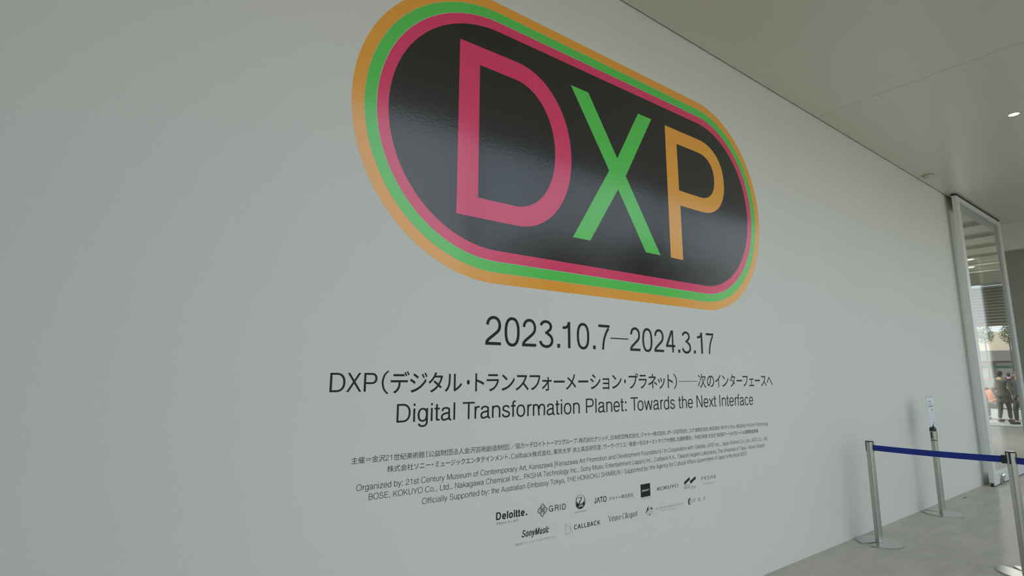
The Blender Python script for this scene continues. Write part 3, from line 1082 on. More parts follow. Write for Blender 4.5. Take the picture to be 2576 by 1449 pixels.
        S(spline([(35 + h, 733), (183, 560), (265 - h, 263), (183, -30), (35 + h, -207)]))
    elif ch == '[':
        V(63 + h, -196, 722); Hb(63, 250, 722 - g); Hb(63, 250, -196 + g)
    elif ch == ']':
        V(215 - h, -196, 722); Hb(28, 215, 722 - g); Hb(28, 215, -196 + g)
    elif ch in '—-':
        Hb(0, ADV[ch], 270)
    return R

# outlines of the small sponsor emblems, metres on the wall
HAND = [(2.1183, 0.6849), (2.121, 0.6898), (2.1259, 0.6907), (2.1296, 0.6877), (2.1321, 0.6801), (2.1358, 0.6725), (2.1446, 0.6749), (2.153, 0.6757), (2.1583, 0.6733), (2.159, 0.6697), (2.1544, 0.6675), (2.1604, 0.6654), (2.1623, 0.6619), (2.1565, 0.6596), (2.1626, 0.6578), (2.1641, 0.6541), (2.1579, 0.6519), (2.1671, 0.6499), (2.1746, 0.6454), (2.1738, 0.6407), (2.163, 0.6387), (2.1477, 0.6358), (2.1356, 0.6325), (2.1269, 0.635), (2.1214, 0.6417), (2.1207, 0.649), (2.1246, 0.659), (2.1226, 0.6701)]
ROO = [(2.8396, 0.6898), (2.8432, 0.6838), (2.8409, 0.678), (2.8428, 0.6685), (2.8365, 0.6609), (2.8304, 0.6642), (2.829, 0.6567), (2.8191, 0.653), (2.8072, 0.6562), (2.8193, 0.6572), (2.8245, 0.6635), (2.829, 0.675), (2.8353, 0.6833)]
EMU = [(2.8643, 0.6754), (2.8717, 0.6762), (2.88, 0.6738), (2.8837, 0.669), (2.8805, 0.6654), (2.8726, 0.6656), (2.8654, 0.6697)]
EMUN = ([(2.868, 0.6712), (2.8634, 0.6779), (2.8633, 0.6835), (2.8678, 0.6859)], [(2.8746, 0.6666), (2.8732, 0.6597), (2.8758, 0.6532)])
SHIELD = [(2.8458, 0.6779), (2.8624, 0.6775), (2.8619, 0.6683), (2.8537, 0.6624), (2.8462, 0.6681)]
STAR = (2.852989349957982, 0.6931580435096603)
SPRIGS = [[(2.8072, 0.6568), (2.8191, 0.6521), (2.8362, 0.6542), (2.853, 0.6503), (2.8728, 0.6521), (2.8963, 0.6472)], [(2.8158, 0.6814), (2.8192, 0.6718), (2.8158, 0.6632)], [(2.8892, 0.679), (2.8897, 0.6712), (2.8843, 0.6628), (2.8878, 0.6546)], [(2.8213, 0.6487), (2.8331, 0.6425), (2.8516, 0.6413), (2.8723, 0.6424), (2.8873, 0.6454)], [(2.8091, 0.6459), (2.8235, 0.6454), (2.8426, 0.6381)], [(2.8921, 0.6432), (2.8769, 0.6377), (2.8597, 0.6371)], [(2.8183, 0.6385), (2.8377, 0.6372)], [(2.8668, 0.633), (2.8793, 0.6358)], [(2.8292, 0.6598), (2.8438, 0.6592), (2.8633, 0.658), (2.8781, 0.659)]]
ARMF = [(2.8466, 0.6405), (2.8564, 0.6403), (2.8608, 0.6318), (2.8519, 0.6294), (2.8433, 0.6334)]
N1 = [(3.2283, 0.7998), (3.2396, 0.8016), (3.2524, 0.8071), (3.2717, 0.8173), (3.2834, 0.822), (3.292, 0.8228), (3.2921, 0.8028), (3.2835, 0.8014), (3.2701, 0.7969), (3.2525, 0.7872), (3.2381, 0.7813), (3.228, 0.7807)]
N2 = [(3.2941, 0.7992), (3.3044, 0.8004), (3.3192, 0.8065), (3.34, 0.816), (3.352, 0.8208), (3.3607, 0.8212), (3.3603, 0.802), (3.3503, 0.8008), (3.3353, 0.7937), (3.3174, 0.7843), (3.3044, 0.7791), (3.2942, 0.7799)]
BOSEW = [(2.7817, 0.7856), (2.7916, 0.7914), (2.7939, 0.7979), (2.8602, 0.7962), (2.858, 0.7921), (2.8531, 0.7921), (2.8478, 0.7847), (2.7817, 0.7856)]
BUL = [(3.2932, 0.6822), (3.2866, 0.6844), (3.2751, 0.6822), (3.2655, 0.6736), (3.2611, 0.6611), (3.2634, 0.6476), (3.2718, 0.64), (3.2817, 0.6377), (3.2886, 0.6394), (3.2793, 0.6422), (3.2738, 0.6512), (3.2737, 0.6643), (3.2803, 0.6766)]
BULH = [[(3.2803, 0.6766), (3.2913, 0.6587), (3.3005, 0.646)], [(3.2845, 0.68), (3.2973, 0.6629), (3.3056, 0.6529)], [(3.2892, 0.6821), (3.3023, 0.6688), (3.3084, 0.6598)], [(3.2765, 0.6705), (3.2852, 0.653), (3.2934, 0.642)], [(3.2746, 0.6609), (3.2809, 0.6486), (3.2876, 0.6402)]]
NECK = ([(2.2298, 0.7806), (2.2312, 0.7887), (2.2381, 0.7989), (2.2474, 0.8087), (2.2516, 0.816), (2.2477, 0.8204), (2.2405, 0.8193)], [(2.2485, 0.8197), (2.2365, 0.8179), (2.2227, 0.8188)])


CJK = {}


def cjk(ch):
    """outline of one Japanese character from Blender's own built-in font, as triangles; x to the right, y up, 1 em = 1"""
    if ch not in CJK:
        c = bpy.data.curves.new('t', 'FONT')
        c.body = ch
        c.size = 1.0
        c.resolution_u = 4
        c.offset = 0.007 if all(0x3040 <= ord(k) <= 0x30ff for k in ch) else 0.0
        o = bpy.data.objects.new('t', c)
        COL.objects.link(o)
        dg = bpy.context.evaluated_depsgraph_get()
        me = bpy.data.meshes.new_from_object(o.evaluated_get(dg))
        CJK[ch] = ([(v.co.x, v.co.y) for v in me.vertices], [tuple(p.vertices) for p in me.polygons])
        bpy.data.objects.remove(o)
        bpy.data.curves.remove(c)
        bpy.data.meshes.remove(me)
    return CJK[ch]


def ink(ch):
    vs, _ = cjk(ch)
    return min(v[0] for v in vs), max(v[0] for v in vs), min(v[1] for v in vs), max(v[1] for v in vs)


_a, _b = cjk('国国'), cjk('国')
CJK_EM = max(v[0] for v in _a[0]) - max(v[0] for v in _b[0])     # advance of a full-width character


class Film:
    """collects flat pieces of cut vinyl lying on the wall and links them as one mesh"""
    def __init__(self):
        self.v, self.f, self.k, self.c = [], [], 0, 0

    def poly(self, pts, lay=0.0):
        n = len(self.v)
        self.k += 1
        self.v += [(p[0], WALL_Y - 0.0004 - lay, p[1]) for p in pts]
        self.f.append(tuple(range(n, n + len(pts))))

    def glyph_layers(self, layers, fx, fz, base=0.0):
        for lay in layers:
            self.c = (self.c + 1) % 12
            for p in lay:
                self.poly([(fx(a[0], a[1]), fz(a[0], a[1])) for a in p], base + self.c * 2.5e-5)

    def tris(self, vs, fs, base=0.0):
        n = len(self.v)
        self.v += [(p[0], WALL_Y - 0.0004 - base, p[1]) for p in vs]
        self.f += [tuple(n + i for i in q) for q in fs]

    def shape(self, loops, base=0.0):
        """filled outline(s), inner loops are holes"""
        bm = bmesh.new()
        for lp in loops:
            vv = [bm.verts.new((p[0], 0, p[1])) for p in lp]
            for i in range(len(vv)):
                bm.edges.new((vv[i], vv[(i + 1) % len(vv)]))
        bmesh.ops.triangle_fill(bm, use_beauty=True, edges=bm.edges[:], normal=(0, -1, 0))
        bm.verts.index_update()
        self.tris([(v.co.x, v.co.z) for v in bm.verts], [tuple(v.index for v in fc.verts) for fc in bm.faces], base)
        bm.free()

    def line(self, pts, w, base=0.0):
        self.c = (self.c + 1) % 12
        for q in ribbon([(p[0] * 1e4, p[1] * 1e4) for p in pts], w * 1e4):
            self.poly([(a[0] / 1e4, a[1] / 1e4) for a in q], base + self.c * 2.5e-5)

    def build(self, name, m, parent=None, **kw):
        return mesh_obj(name, self.v, self.f, m, parent, **kw)


def is_lat(ch):
    return ch in ADV


def layout(film, text, anchors, z0, z1, em_l, em_c, w=72, wh=66, adv_c=1.0, base=0.0, z_c=0.0, serif=False):
    """set one line; anchors = (character index, x of its left edge); the last one is the right end of the line"""
    cur, items = 0.0, []
    sc = em_c / CJK_EM
    for i, ch in enumerate(text):
        if is_lat(ch):
            lay = glyph(ch, w, wh, serif)
            xs = [a[0] for l in lay for p in l for a in p] or [0]
            k = em_l / 1000
            items.append((ch, cur, cur + min(xs) * k, cur + max(xs) * k, lay))
            cur += ADV[ch] * k
        else:
            l, r_, b, t = ink(ch)
            off, ad = 0.0, adv_c
            if ch == '、':
                ad = 0.5
            elif ch == '・':
                off, ad = -0.18, 0.62
            elif ch in '［（':
                off, ad = -0.45, 0.5
            elif ch in '］）':
                off, ad = 0.0, 0.5
            items.append((ch, cur + off * em_c, cur + off * em_c + l * sc, cur + off * em_c + r_ * sc, None))
            cur += em_c * ad
    src, dst = [], []
    for i, x in anchors:
        src.append(items[i][2] if i < len(items) else items[-1][3])
        dst.append(x)

    def warp(x):
        j = 0
        while j < len(src) - 2 and x > src[j + 1]:
            j += 1
        return dst[j] + (x - src[j]) * (dst[j + 1] - dst[j]) / (src[j + 1] - src[j])

    xa, xb = dst[0], dst[-1]
    zb = lambda x: z0 + (z1 - z0) * (x - xa) / (xb - xa)
    for n, (ch, c0, _, _, lay) in enumerate(items):
        if lay is not None:
            k = em_l / 1000
            fx = lambda a, b_: warp(c0 + a * k)
            film.glyph_layers(lay, fx, lambda a, b_: zb(fx(a, b_)) + b_ * k, base)
        else:
            vs, fs = cjk(ch)
            pts = []
            for (a, b_) in vs:
                x = warp(c0 + a * sc)
                pts.append((x, zb(x) + z_c + b_ * sc))
            film.tris(pts, fs, base)
    return film


def fit(film, ch, x0, x1, em, z, w, wh, zfit=None, base=0.0, sz=1.0, serif=False, bold=0):
    """one character stretched to run from x0 to x1"""
    if is_lat(ch):
        lay = glyph(ch, w, wh, serif)
        xs = [a[0] for l in lay for p in l for a in p]
        ys = [a[1] for l in lay for p in l for a in p]
        a0, a1 = min(xs), max(xs)
        if zfit:
            fz = lambda a, b: zfit[0] + (b - min(ys)) * (zfit[1] - zfit[0]) / (max(ys) - min(ys))
        else:
            fz = lambda a, b: z + b * em / 1000 * sz
        film.glyph_layers(lay, lambda a, b: x0 + (a - a0) * (x1 - x0) / (a1 - a0), fz, base)
    else:
        vs, fs = cjk(ch)
        a0, a1 = min(v[0] for v in vs), max(v[0] for v in vs)
        film.tris([(x0 + (v[0] - a0) * (x1 - x0) / (a1 - a0), z + v[1] * em / CJK_EM * sz) for v in vs], fs, base)


# ------------------------------------------------------------------ the large pill-shaped emblem
lg = empty('exhibition_emblem', (0, 0, 0), category='wall graphic',
           label='huge pill-shaped black vinyl emblem with coloured rings and the letters DXP')
CL, CR, CZ = 1.6305, 3.5998, 2.9055


def pill(rad, n=72):
    p = []
    for i in range(n + 1):
        a = math.pi / 2 + math.pi * i / n
        p.append((CL + rad * math.cos(a), CZ + rad * math.sin(a)))
    for i in range(n + 1):
        a = -math.pi / 2 + math.pi * i / n
        p.append((CR + rad * math.cos(a), CZ + rad * math.sin(a)))
    return p


def plate(name, loops, m, parent, front, back=0.0):
    """cut vinyl sheet with a real, very small thickness"""
    F = Film()
    F.shape(loops)
    bm = bmesh.new()
    vv = [bm.verts.new((p[0], WALL_Y - front, p[2])) for p in F.v]
    for q in F.f:
        try:
            bm.faces.new([vv[i] for i in q])
        except ValueError:
            pass
    for lp in loops:
        a = [bm.verts.new((p[0], WALL_Y - front, p[1])) for p in lp]
        b = [bm.verts.new((p[0], WALL_Y - back, p[1])) for p in lp]
        for i in range(len(lp)):
            j = (i + 1) % len(lp)
            bm.faces.new((a[i], a[j], b[j], b[i]))
    bmesh.ops.remove_doubles(bm, verts=bm.verts, dist=1e-6)
    return bm_obj(name, bm, m, parent)


def ring(name, r0, r1, m):
    a, b = pill(r0), pill(r1)
    bm = bmesh.new()
    n = len(a)
    q = [[bm.verts.new((p[0], WALL_Y - t, p[1])) for p in lp] for lp, t in ((a, 0.0002), (a, 0.0006), (b, 0.0006), (b, 0.0002))]
    for i in range(n):
        j = (i + 1) % n
        for k in range(3):
            bm.faces.new((q[k][i], q[k][j], q[k + 1][j], q[k + 1][i]))
    return bm_obj(name, bm, m, lg)


ring('orange_ring', 0.8070, 0.8705, M['v_orange'])
ring('green_ring', 0.7440, 0.8055, M['v_green'])
ring('pink_ring', 0.6800, 0.7415, M['v_pink'])
plate('black_field', [pill(0.6800)], M['v_black'], lg, 0.0006, 0.0002)

B0, T0 = 2.396, 3.443


def bowl(x_stem, cx, cy, rx, ry, a0=90, a1=-90, n=2.2, k=36):
    return arc(cx, cy, rx, ry, a0, a1, n, k)


# D
d_out = [(1.360, B0), (1.360, T0 - 0.010)] + [(1.66, T0 - 0.006)] + bowl(0, 1.765, 2.9175, 0.441, 0.5215, n=2.05) + [(1.66, B0)]
d_in = [(1.4965, 2.513), (1.4965, 3.319)] + bowl(0, 1.750, 2.916, 0.318, 0.403, n=2.05) + [(1.66, 2.513)]
plate('letter', [d_out, d_in], M['v_pink'], lg, 0.0010, 0.0006)
# X
x_pts = [(2.210, 3.440), (2.370, 3.441), (2.640, 3.034), (2.877, 3.443), (3.027, 3.444), (2.722, 2.922), (3.072, 2.396),
         (2.909, 2.396), (2.640, 2.806), (2.362, 2.398), (2.210, 2.397), (2.556, 2.924)]
X_CROTCH = True
plate('letter', [x_pts], M['v_green'], lg, 0.0010, 0.0006)
# P
p_out = [(3.190, B0), (3.185, T0), (3.58, T0)] + arc(3.610, 3.135, 0.337, 0.308, 88, -88, 2.2, 30) + [(3.58, 2.826), (3.334, 2.826), (3.337, B0)]
p_in = [(3.328, 2.946), (3.322, 3.327), (3.58, 3.327)] + arc(3.600, 3.1365, 0.208, 0.190, 88, -88, 2.2, 30) + [(3.58, 2.946)]
plate('letter', [p_out, p_in], M['v_orange'], lg, 0.0010, 0.0006)

# ------------------------------------------------------------------ date line
dl = empty('date_lettering', (0, 0, 0), category='wall lettering', label='large black date line 2023.10.7—2024.3.17 under the emblem')
for ch, a, b in [('2', 1.5575, 1.6617), ('0', 1.6853, 1.7905), ('2', 1.8078, 1.9105), ('3', 1.9327, 2.0417), ('.', 2.0715, 2.095),
                 ('1', 2.116, 2.1782), ('0', 2.2314, 2.3377), ('.', 2.3691, 2.3931), ('7', 2.4194, 2.5221), ('—', 2.5283, 2.6998),
                 ('2', 2.7141, 2.817), ('0', 2.8396, 2.9447), ('2', 2.9629, 3.0678), ('4', 3.0884, 3.1959), ('.', 3.2271, 3.2519),
                 ('3', 3.2732, 3.3816), ('.', 3.4146, 3.4384), ('1', 3.4615, 3.5281), ('7', 3.5739, 3.6728)]:
    F = Film()
    if ch == '—':
        fit(F, ch, a, b, 0.2257, 0, 80, 74, zfit=(1.7672, 1.7744))
        F.build('dash', M['ink'], dl)
    else:
        fit(F, ch, a, b, 0.2257, 1.6942, 84, 74)
        F.build('full_stop' if ch == '.' else 'numeral', M['ink'], dl)

# ------------------------------------------------------------------ Japanese title
jt = empty('title_lettering', (0, 0, 0), category='wall lettering', label='black Japanese title line beginning DXP, directly above the English title')
_l, _r, _bt, _tp = ink('ト')
JS = 0.0935 / (_tp - _bt)
for ch, a, b in [('D', 0.7367, 0.8065), ('X', 0.8117, 0.8822), ('P', 0.8928, 0.9572), ('(', 0.9791, 1.0148), ('デ', 1.0236, 1.1206),
                 ('ジ', 1.1232, 1.218), ('タ', 1.2234, 1.3055), ('ル', 1.3158, 1.4178), ('・', 1.4468, 1.464), ('ト', 1.4976, 1.5552),
                 ('ラ', 1.5697, 1.6514), ('ン', 1.6672, 1.7578), ('ス', 1.7629, 1.8559), ('フ', 1.8623, 1.941), ('ォ', 1.9521, 2.0267),
                 ('ー', 2.0423, 2.1274), ('メ', 2.1365, 2.2194), ('ー', 2.2377, 2.322), ('シ', 2.3385, 2.4295), ('ョ', 2.4466, 2.5071),
                 ('ン', 2.532, 2.6227), ('・', 2.6462, 2.6628), ('プ', 2.6899, 2.7827), ('ラ', 2.7902, 2.8703), ('ネ', 2.8841, 2.9783),
                 ('ッ', 2.9878, 3.0625), ('ト', 3.0923, 3.1517), (')', 3.1586, 3.1967), ('—', 3.2164, 3.4371), ('次', 3.4437, 3.5465),
                 ('の', 3.559, 3.6499), ('イ', 3.6641, 3.7392), ('ン', 3.7558, 3.8431), ('タ', 3.8602, 3.9361), ('ー', 3.9571, 4.0366),
                 ('フ', 4.0437, 4.12), ('ェ', 4.1369, 4.2113), ('ー', 4.2249, 4.3027), ('ス', 4.3196, 4.4041), ('へ', 4.412, 4.5042)]:
    F = Film()
    if ch == '—':
        fit(F, ch, a, b, 0.1, 0, 80, 74, zfit=(1.4874, 1.4912))
        F.build('dash', M['ink'], jt)
    elif ch in '()':
        fit(F, ch, a, b, 0.1, 0, 58, 58, zfit=(1.4415, 1.5525) if ch == '(' else (1.436, 1.5435))
        F.build('bracket', M['ink'], jt)
    elif is_lat(ch):
        fit(F, ch, a, b, 0.1192, 1.4552, 86, 74)
        F.build('letter', M['ink'], jt)
    else:
        tip = 0.0012 if a > 1.6 else 0.0018
        vs, fs = cjk(ch)
        a0, a1 = min(v[0] for v in vs), max(v[0] for v in vs)
        zz0 = 1.4470 - 0.0022 * (a - 1.5) / 1.6
        F.tris([(a + (v[0] - a0) * (b - a) / (a1 - a0), zz0 + (v[1] - _bt) * JS) for v in vs], fs)
        F.build('letter', M['ink'], jt)

# ------------------------------------------------------------------ English title
et = empty('title_lettering', (0, 0, 0), category='wall lettering', label='black English title line Digital Transformation Planet: Towards the Next Interface')
for word, a, b in [('Digital', 1.0605, 1.3803), ('Transformation', 1.4245, 2.2474), ('Planet:', 2.2988, 2.6619), ('Towards', 2.7022, 3.1634),
                   ('the', 3.2033, 3.3713), ('Next', 3.4159, 3.6621), ('Interface', 3.7061, 4.1789)]:
    # natural ink extent of the word, then letter by letter
    cur, it = 0, []
    for i, ch in enumerate(word):
        lay = glyph(ch, 84, 72)
        xs = [p_[0] for l in lay for p in l for p_ in p]
        it.append((ch, cur + min(xs), cur + max(xs)))
        cur += ADV[ch]
        if word[i:i + 2] in ('Tr', 'To'):
            cur -= 100
    s0, s1 = it[0][1], it[-1][2]
    for ch, l, r_ in it:
        xa, xb = a + (l - s0) * (b - a) / (s1 - s0), a + (r_ - s0) * (b - a) / (s1 - s0)
        F = Film()
        fit(F, ch, xa, xb, 0.1210, 1.3076 - 0.0035 * (xa - 1.06), 84, 72)
        F.build('letter', M['ink'], et)

# ------------------------------------------------------------------ credit lines
CREDITS = [
    ('topmost of five small credit lines on the wall, in Japanese', "主催＝金沢21世紀美術館［公益財団法人金沢芸術創造財団］／協力＝デロイトトーマツグループ、株式会社グリッド、日本航空株式会社、ジャトー株式会社、ボーズ合同会社、コクヨ株式会社、株式会社 中川ケミカル、株式会社 PKSHA Technology.",
     [(0, 0.8517), (12, 1.2238), (29, 1.7647), (32, 1.8616), (45, 2.2362), (54, 2.5076), (63, 2.7934), (72, 3.0657), (80, 3.3121), (88, 3.5583), (93, 3.702), (100, 3.9139), (105, 4.0589), (122, 4.3908)], 1.1365, 1.1225),
    ('second small credit line from the top, lower of the two in Japanese', "株式会社ソニー・ミュージックエンタテインメント、Callback株式会社、東京大学 池上高志研究室、ヴーヴ・クリコ／後援＝在日オーストラリア大使館、北國新聞社／令和5年度 文化庁 我が国アートのグローバル展開推進事業",
     [(0, 1.0238), (4, 1.161), (8, 1.2737), (24, 1.7335), (32, 1.8801), (37, 2.0357), (42, 2.1826), (50, 2.4422), (58, 2.676), (61, 2.7751), (74, 3.1645), (80, 3.3694), (86, 3.5366), (90, 3.6468), (96, 3.8281), (108, 4.2229)], 1.0845, 1.0725),
    ('small English credit line beginning Organized by, third of five', "Organized by: 21st Century Museum of Contemporary Art, Kanazawa [Kanazawa Art Promotion and Development Foundation] / In Cooperation with: Deloitte, GRID Inc., Japan Airlines Co., Ltd., JATO Co., Ltd.,",
     [(0, 0.8812), (14, 1.12), (27, 1.3422), (37, 1.5385), (50, 1.7893), (55, 1.8603), (74, 2.2362), (78, 2.2988), (88, 2.4842), (92, 2.5605), (104, 2.7902), (118, 3.026), (139, 3.3739), (149, 3.5213), (160, 3.7032), (175, 3.9499), (186, 4.1111), (201, 4.3661)], 1.0190, 1.0065),
    ('middle of the three small English credit lines, fourth of five overall', "BOSE, KOKUYO Co., Ltd., Nakagawa Chemical Inc., PKSHA Technology Inc., Sony Music Entertainment (Japan) Inc., Callback K.K., Takashi Ikegami Laboratory, The University of Tokyo, Veuve Clicquot",
     [(0, 0.9409), (6, 1.0595), (13, 1.2232), (24, 1.3886), (33, 1.5739), (48, 1.8246), (71, 2.2465), (82, 2.4581), (96, 2.7011), (110, 2.918), (125, 3.1669), (141, 3.444), (153, 3.6479), (178, 4.0578), (192, 4.3086)], 0.9735, 0.9550),
    ('small English credit line beginning Officially Supported by, lowest of five', "Officially Supported by: the Australian Embassy Tokyo, THE HOKKOKU SHIMBUN / Supported by: the Agency for Cultural Affairs Government of Japan in the fiscal 2023",
     [(0, 1.2084), (11, 1.359), (25, 1.6085), (29, 1.6704), (40, 1.8473), (55, 2.136), (67, 2.4161), (77, 2.6227), (91, 2.8732), (95, 2.9369), (106, 3.1272), (123, 3.3862), (137, 3.6434), (157, 3.9429), (161, 4.035)], 0.9200, 0.9120),
]
for lab, text, an, z0, z1 in CREDITS:
    F = Film()
    jp = not is_lat(text[0])
    layout(F, text, an, z0 + (0.0025 if jp else 0), z1 + (0.0025 if jp else 0), 0.0355 if jp else 0.0376, 0.0325, 74, 64, 0.955)
    F.build('credit_lettering', M['ink_small'], None, label=lab, category='wall lettering')


# ------------------------------------------------------------------ sponsor marks
def mark(label):
    return empty('sponsor_mark', (0, 0, 0), label=label, category='sponsor mark', group='sponsor marks under the credit lines')


def word(name, parent, text, x0, x1, za, zb, cap, w, wh=None, m='ink', slant=0.0, track=0.0, serif=False, base=0.0, em_c=None):
    """a word from x0 to x1, base line za..zb, capital height cap; em_c = size of Japanese characters"""
    F = Film()
    em = cap / 0.718
    wh = w * 0.92 if wh is None else wh
    cur, it = 0.0, []
    sc = (em_c or em) / CJK_EM
    for ch in text:
        if is_lat(ch):
            lay = glyph(ch, w, wh, serif)
            xs = [a[0] for l in lay for p in l for a in p] or [0, 0]
            it.append((ch, cur, cur + min(xs) / 1000 * em, cur + max(xs) / 1000 * em, lay))
            cur += (ADV[ch] + track) / 1000 * em
        else:
            l, r_, b, t = ink(ch)
            it.append((ch, cur, cur + l * sc, cur + r_ * sc, None))
            cur += (em_c or em) * (1 + track / 1000)
    s0, s1 = it[0][2], it[-1][3]
    k = (x1 - x0) / (s1 - s0)
    for ch, c, _, _, lay in it:
        if lay is not None:
            fz = lambda a, b: za + (zb - za) * (c + a / 1000 * em - s0) / (s1 - s0) + b / 1000 * em
            F.glyph_layers(lay, lambda a, b: x0 + (c + a / 1000 * em - s0) * k + slant * b / 1000 * em, fz, base)
        else:
            vs, fs = cjk(ch)
            F.tris([(x0 + (c + v[0] * sc - s0) * k + slant * v[1] * sc, za + (zb - za) * (c - s0) / (s1 - s0) + v[1] * sc + 0.08 * (em_c or em)) for v in vs], fs, base)
    return F.build(name, M[m], parent)


s = mark('bold sponsor wordmark with a full stop and small Japanese line below, leftmost of the marks')
word('wordmark', s, 'Deloitte.', 1.640, 1.845, 0.782, 0.778, 0.0385, 150, 125, track=30)
word('small_line', s, 'デロイト トーマツ', 1.641, 1.783, 0.756, 0.7525, 0.01, 70, em_c=0.0168)

s = mark('grey diamond maze emblem beside wide dark capitals')
F = Film()
cx, cz, hd = 1.953, 0.789, 0.0382


def dm(uu, vv):      # rotated square coordinates -> wall
    return (cx + (uu - vv) * hd, cz + (uu + vv) * hd * 0.97)




g = 0.035
for q, (ou, ov) in enumerate(((g, g), (-g - 0.43, g), (-g - 0.43, -g - 0.43), (g, -g - 0.43))):
    S_ = 0.43
    a = 0.06
    ru, rv = (lambda x, y, ou=ou, ov=ov: (ou + x, ov + y)), None
    pts = [(S_, S_ * 0.62), (S_, S_ - 0.0), (0.0, S_), (0, 0), (S_, 0), (S_, S_ * 0.38), (S_ * 0.48, S_ * 0.38)]
    if q in (0, 2):
        pts = [(y, x) for x, y in pts]
    if q in (2, 3):
        pts = [(S_ - x, S_ - y) for x, y in pts]
    for p0, p1 in zip(pts, pts[1:]):
        F.line([dm(*ru(*p0)), dm(*ru(*p1))], 0.0068)
    F.line([dm(*ru(*pts[0])), dm(*ru(*pts[1]))], 0.0068)
F.build('diamond_emblem', M['ink_mid'], s)
word('wordmark', s, 'GRID', 2.000, 2.126, 0.7735, 0.7705, 0.0315, 105, 95, track=110)

s = mark('round sponsor emblem with a crane, small line below it')
F = Film()
C0, C1 = (2.241, 0.7955), (2.2420, 0.8085)
outer = [(C0[0] + 0.0405 * math.cos(a / 40 * 6.2832), C0[1] + 0.0400 * math.sin(a / 40 * 6.2832)) for a in range(40)]
inner = [(C1[0] + 0.0305 * math.cos(a / 40 * 6.2832), C1[1] + 0.0250 * math.sin(a / 40 * 6.2832)) for a in range(40)]
F.shape([outer, inner])
F.build('wing_ring', M['ink'], s)
F = Film()
F.line([(2.2300, 0.770), NECK[0][0], NECK[0][1], NECK[0][2]], 0.0085)
F.line([NECK[0][2], NECK[0][3]], 0.0065)
F.line(NECK[0][3:], 0.0050)
F.line(NECK[1], 0.0030)
F.build('crane_neck', M['ink'], s)
F = Film()
for sg in (-1, 1):
    for k in range(3):
        a0 = math.radians(250 if sg < 0 else 290)
        rr = 0.0385 - 0.0028 * k
        F.line([(C0[0] + rr * math.cos(math.radians(a)) * (1 if sg > 0 else -1), C0[1] + rr * math.sin(math.radians(a)) * 0.99) for a in range(-22 + k * 6, 30, 6)], 0.0010, 0.0002)
F.build('feather_gaps', M['wall'], s)
word('white_letters', s, 'JAL', 2.222, 2.264, 0.7665, 0.7675, 0.0135, 170, 130, m='wall', slant=0.3, base=0.0002)
word('small_line', s, 'JAPAN AIRLINES', 2.196, 2.286, 0.7385, 0.738, 0.0062, 110, 90, m='ink_mid', slant=0.3)

s = mark('four bold capitals followed by Japanese characters, right of the round crane emblem')
word('wordmark', s, 'JΛTO', 2.354, 2.459, 0.7710, 0.7685, 0.0325, 125, 115)
word('japanese_line', s, 'ジャトー株式会社', 2.480, 2.701, 0.7695, 0.7665, 0.02, 70, em_c=0.0262)

s = mark('solid black upright rectangle with a slanted white word inside')
F = Film()
F.shape([[(2.7725, 0.7515), (2.8670, 0.7515), (2.8670, 0.8315), (2.7725, 0.8315)]])
F.build('black_box', M['ink'], s)
F = Film()
for q in (((2.7725, 0.7365), (2.8670, 0.7365)), ((2.7727, 0.7365), (2.7727, 0.752)), ((2.8668, 0.7365), (2.8668, 0.752))):
    F.line(q, 0.0006)
F.build('caption_frame', M['ink_grey'], s)
F = Film()
x = 2.782
random.seed(2)
while x < 2.858:
    wd = random.uniform(0.002, 0.005)
    if not 2.815 < x < 2.823:
        F.poly([(x, 0.7425), (x + wd, 0.7425), (x + wd, 0.7455), (x, 0.7455)])
    x += wd + 0.0012
F.build('caption_print', M['ink_grey'], s)
word('white_letters', s, 'BOSE', 2.792, 2.848, 0.7862, 0.7862, 0.0105, 190, 110, m='wall', slant=0.55, base=0.0002)
F = Film()
F.line([(2.7810, 0.7856), (2.7930, 0.7856)], 0.0018, 0.0002)
F.line([(2.8510, 0.7960), (2.8610, 0.7960)], 0.0018, 0.0002)
for q in range(4):
    F.line([(2.786, 0.7880 + q * 0.0026), (2.792 + q * 0.0014, 0.7880 + q * 0.0026)], 0.0009, 0.0002)
F.build('white_bars', M['wall'], s)

s = mark('wide thin wordmark in capitals, right of the black rectangle')
word('wordmark', s, 'KOKUYO', 2.937, 3.158, 0.7735, 0.7720, 0.0225, 108, 60)

s = mark('black folded ribbon emblem over two small Japanese lines')
F = Film()
F.shape([N1])
F.shape([N2])
F.build('ribbon_emblem', M['ink'], s)
word('small_line', s, '株式会社', 3.2265, 3.290, 0.7665, 0.7655, 0.01, 70, em_c=0.0115, m='ink_mid')
word('japanese_line', s, '中川ケミカル', 3.226, 3.359, 0.7465, 0.7425, 0.01, 70, em_c=0.0200, m='ink_small')

s = mark('widely spaced capitals ending in a triangle, rightmost of the upper row of marks')
word('wordmark', s, 'PKSHΔ', 3.430, 3.603, 0.7855, 0.7845, 0.0255, 95, 80, track=330)
word('small_line', s, 'TECHNOLOGY', 3.443, 3.584, 0.7550, 0.7530, 0.0098, 70, 60, m='ink_grey', track=190)

s = mark('slanted bold wordmark over a thin grey Japanese line, leftmost of the lower row')
word('wordmark', s, 'SonyMusic', 1.806, 1.997, 0.6695, 0.6655, 0.0345, 150, 100, slant=0.22)
word('small_line', s, '株式会社 ソニー・ミュージックエンタテインメント', 1.766, 2.047, 0.6330, 0.6295, 0.01, 70, em_c=0.0128, m='ink_grey', slant=0.12)

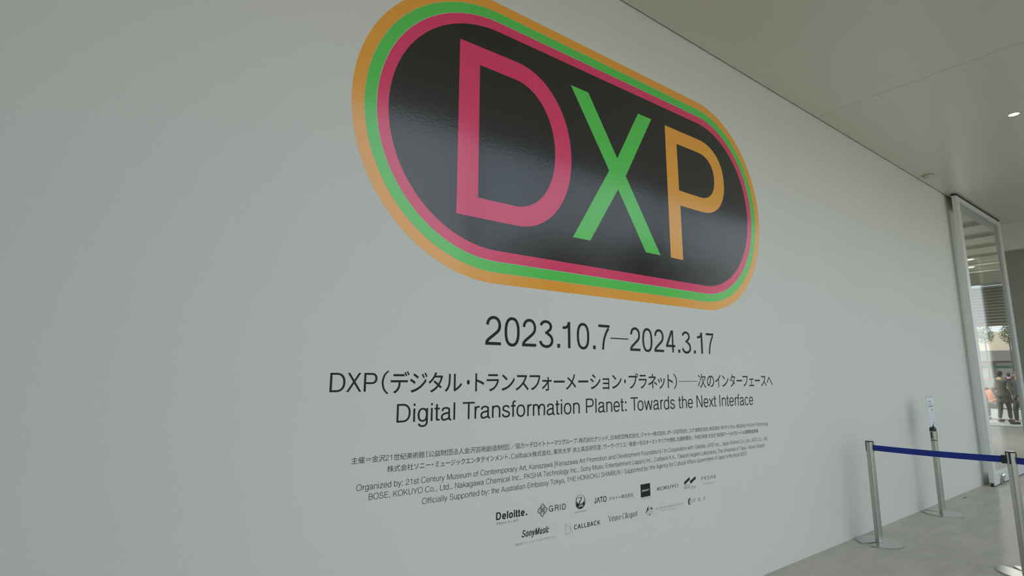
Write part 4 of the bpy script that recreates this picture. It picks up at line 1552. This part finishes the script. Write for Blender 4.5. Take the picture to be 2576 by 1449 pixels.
s = mark('outlined hand with raised thumb beside bold dark capitals')
F = Film()
hp = spline(HAND + [HAND[0]], 4)
F.line(hp, 0.0011)
F.build('hand_outline', M['ink'], s)
word('wordmark', s, 'CALLBACK', 2.188, 2.401, 0.6490, 0.6455, 0.0250, 135, 115, track=80)

s = mark('tall narrow serif wordmark of two words in the lower row of marks')
word('wordmark', s, 'Veuve Clicquot', 2.473, 2.734, 0.6485, 0.6450, 0.0335, 105, 34, m='ink_small', serif=True)

s = mark('small coat of arms with two animals beside spaced grey serif capitals')
F = Film()
F.shape([ROO])
F.shape([EMU])
F.line(EMUN[0], 0.0022)
F.line(EMUN[1], 0.0012)
F.build('arms_animals', M['ink'], s)
F = Film()
F.line(SHIELD + [SHIELD[0]], 0.0014)
F.line([SHIELD[0], SHIELD[3], SHIELD[1]], 0.0008)
F.poly([(STAR[0] - 0.002, STAR[1]), (STAR[0], STAR[1] - 0.003), (STAR[0] + 0.002, STAR[1]), (STAR[0], STAR[1] + 0.003)])
for sp_l in SPRIGS:
    F.line(sp_l, 0.0010)
F.shape([ARMF])
F.build('arms_shield', M['ink_mid'], s)
word('wordmark', s, 'AUSTRALIAN EMBASSY TOKYO', 2.910, 3.194, 0.6570, 0.6545, 0.0100, 100, 40, m='ink_mid', serif=True, track=90)
word('japanese_line', s, '在日オーストラリア大使館', 2.975, 3.126, 0.6385, 0.6365, 0.01, 70, em_c=0.0095, m='ink_grey', track=250)

s = mark('half-moon emblem with hatching beside three brushed Japanese characters')
F = Film()
F.shape([BUL])
for hl in BULH:
    F.line(hl, 0.0013)
F.build('half_moon', M['ink'], s)
word('brushed_characters', s, '文化庁', 3.315, 3.463, 0.6500, 0.6460, 0.02, 70, em_c=0.0265, slant=0.25, track=900, m='ink_small')

# put the origin of every wall graphic at the foot of its own lettering
for root in (lg, dl, jt, et, *[o for o in COL.objects if o.name.startswith('sponsor_mark')]):
    ch = list(root.children)
    xs = [v.co.x for c in ch for v in c.data.vertices]
    zs = [v.co.z for c in ch for v in c.data.vertices]
    d = Vector(((min(xs) + max(xs)) / 2, WALL_Y - 0.0004, min(zs)))
    for c in ch:
        c.data.transform(Matrix.Translation(-d))
    root.location = d
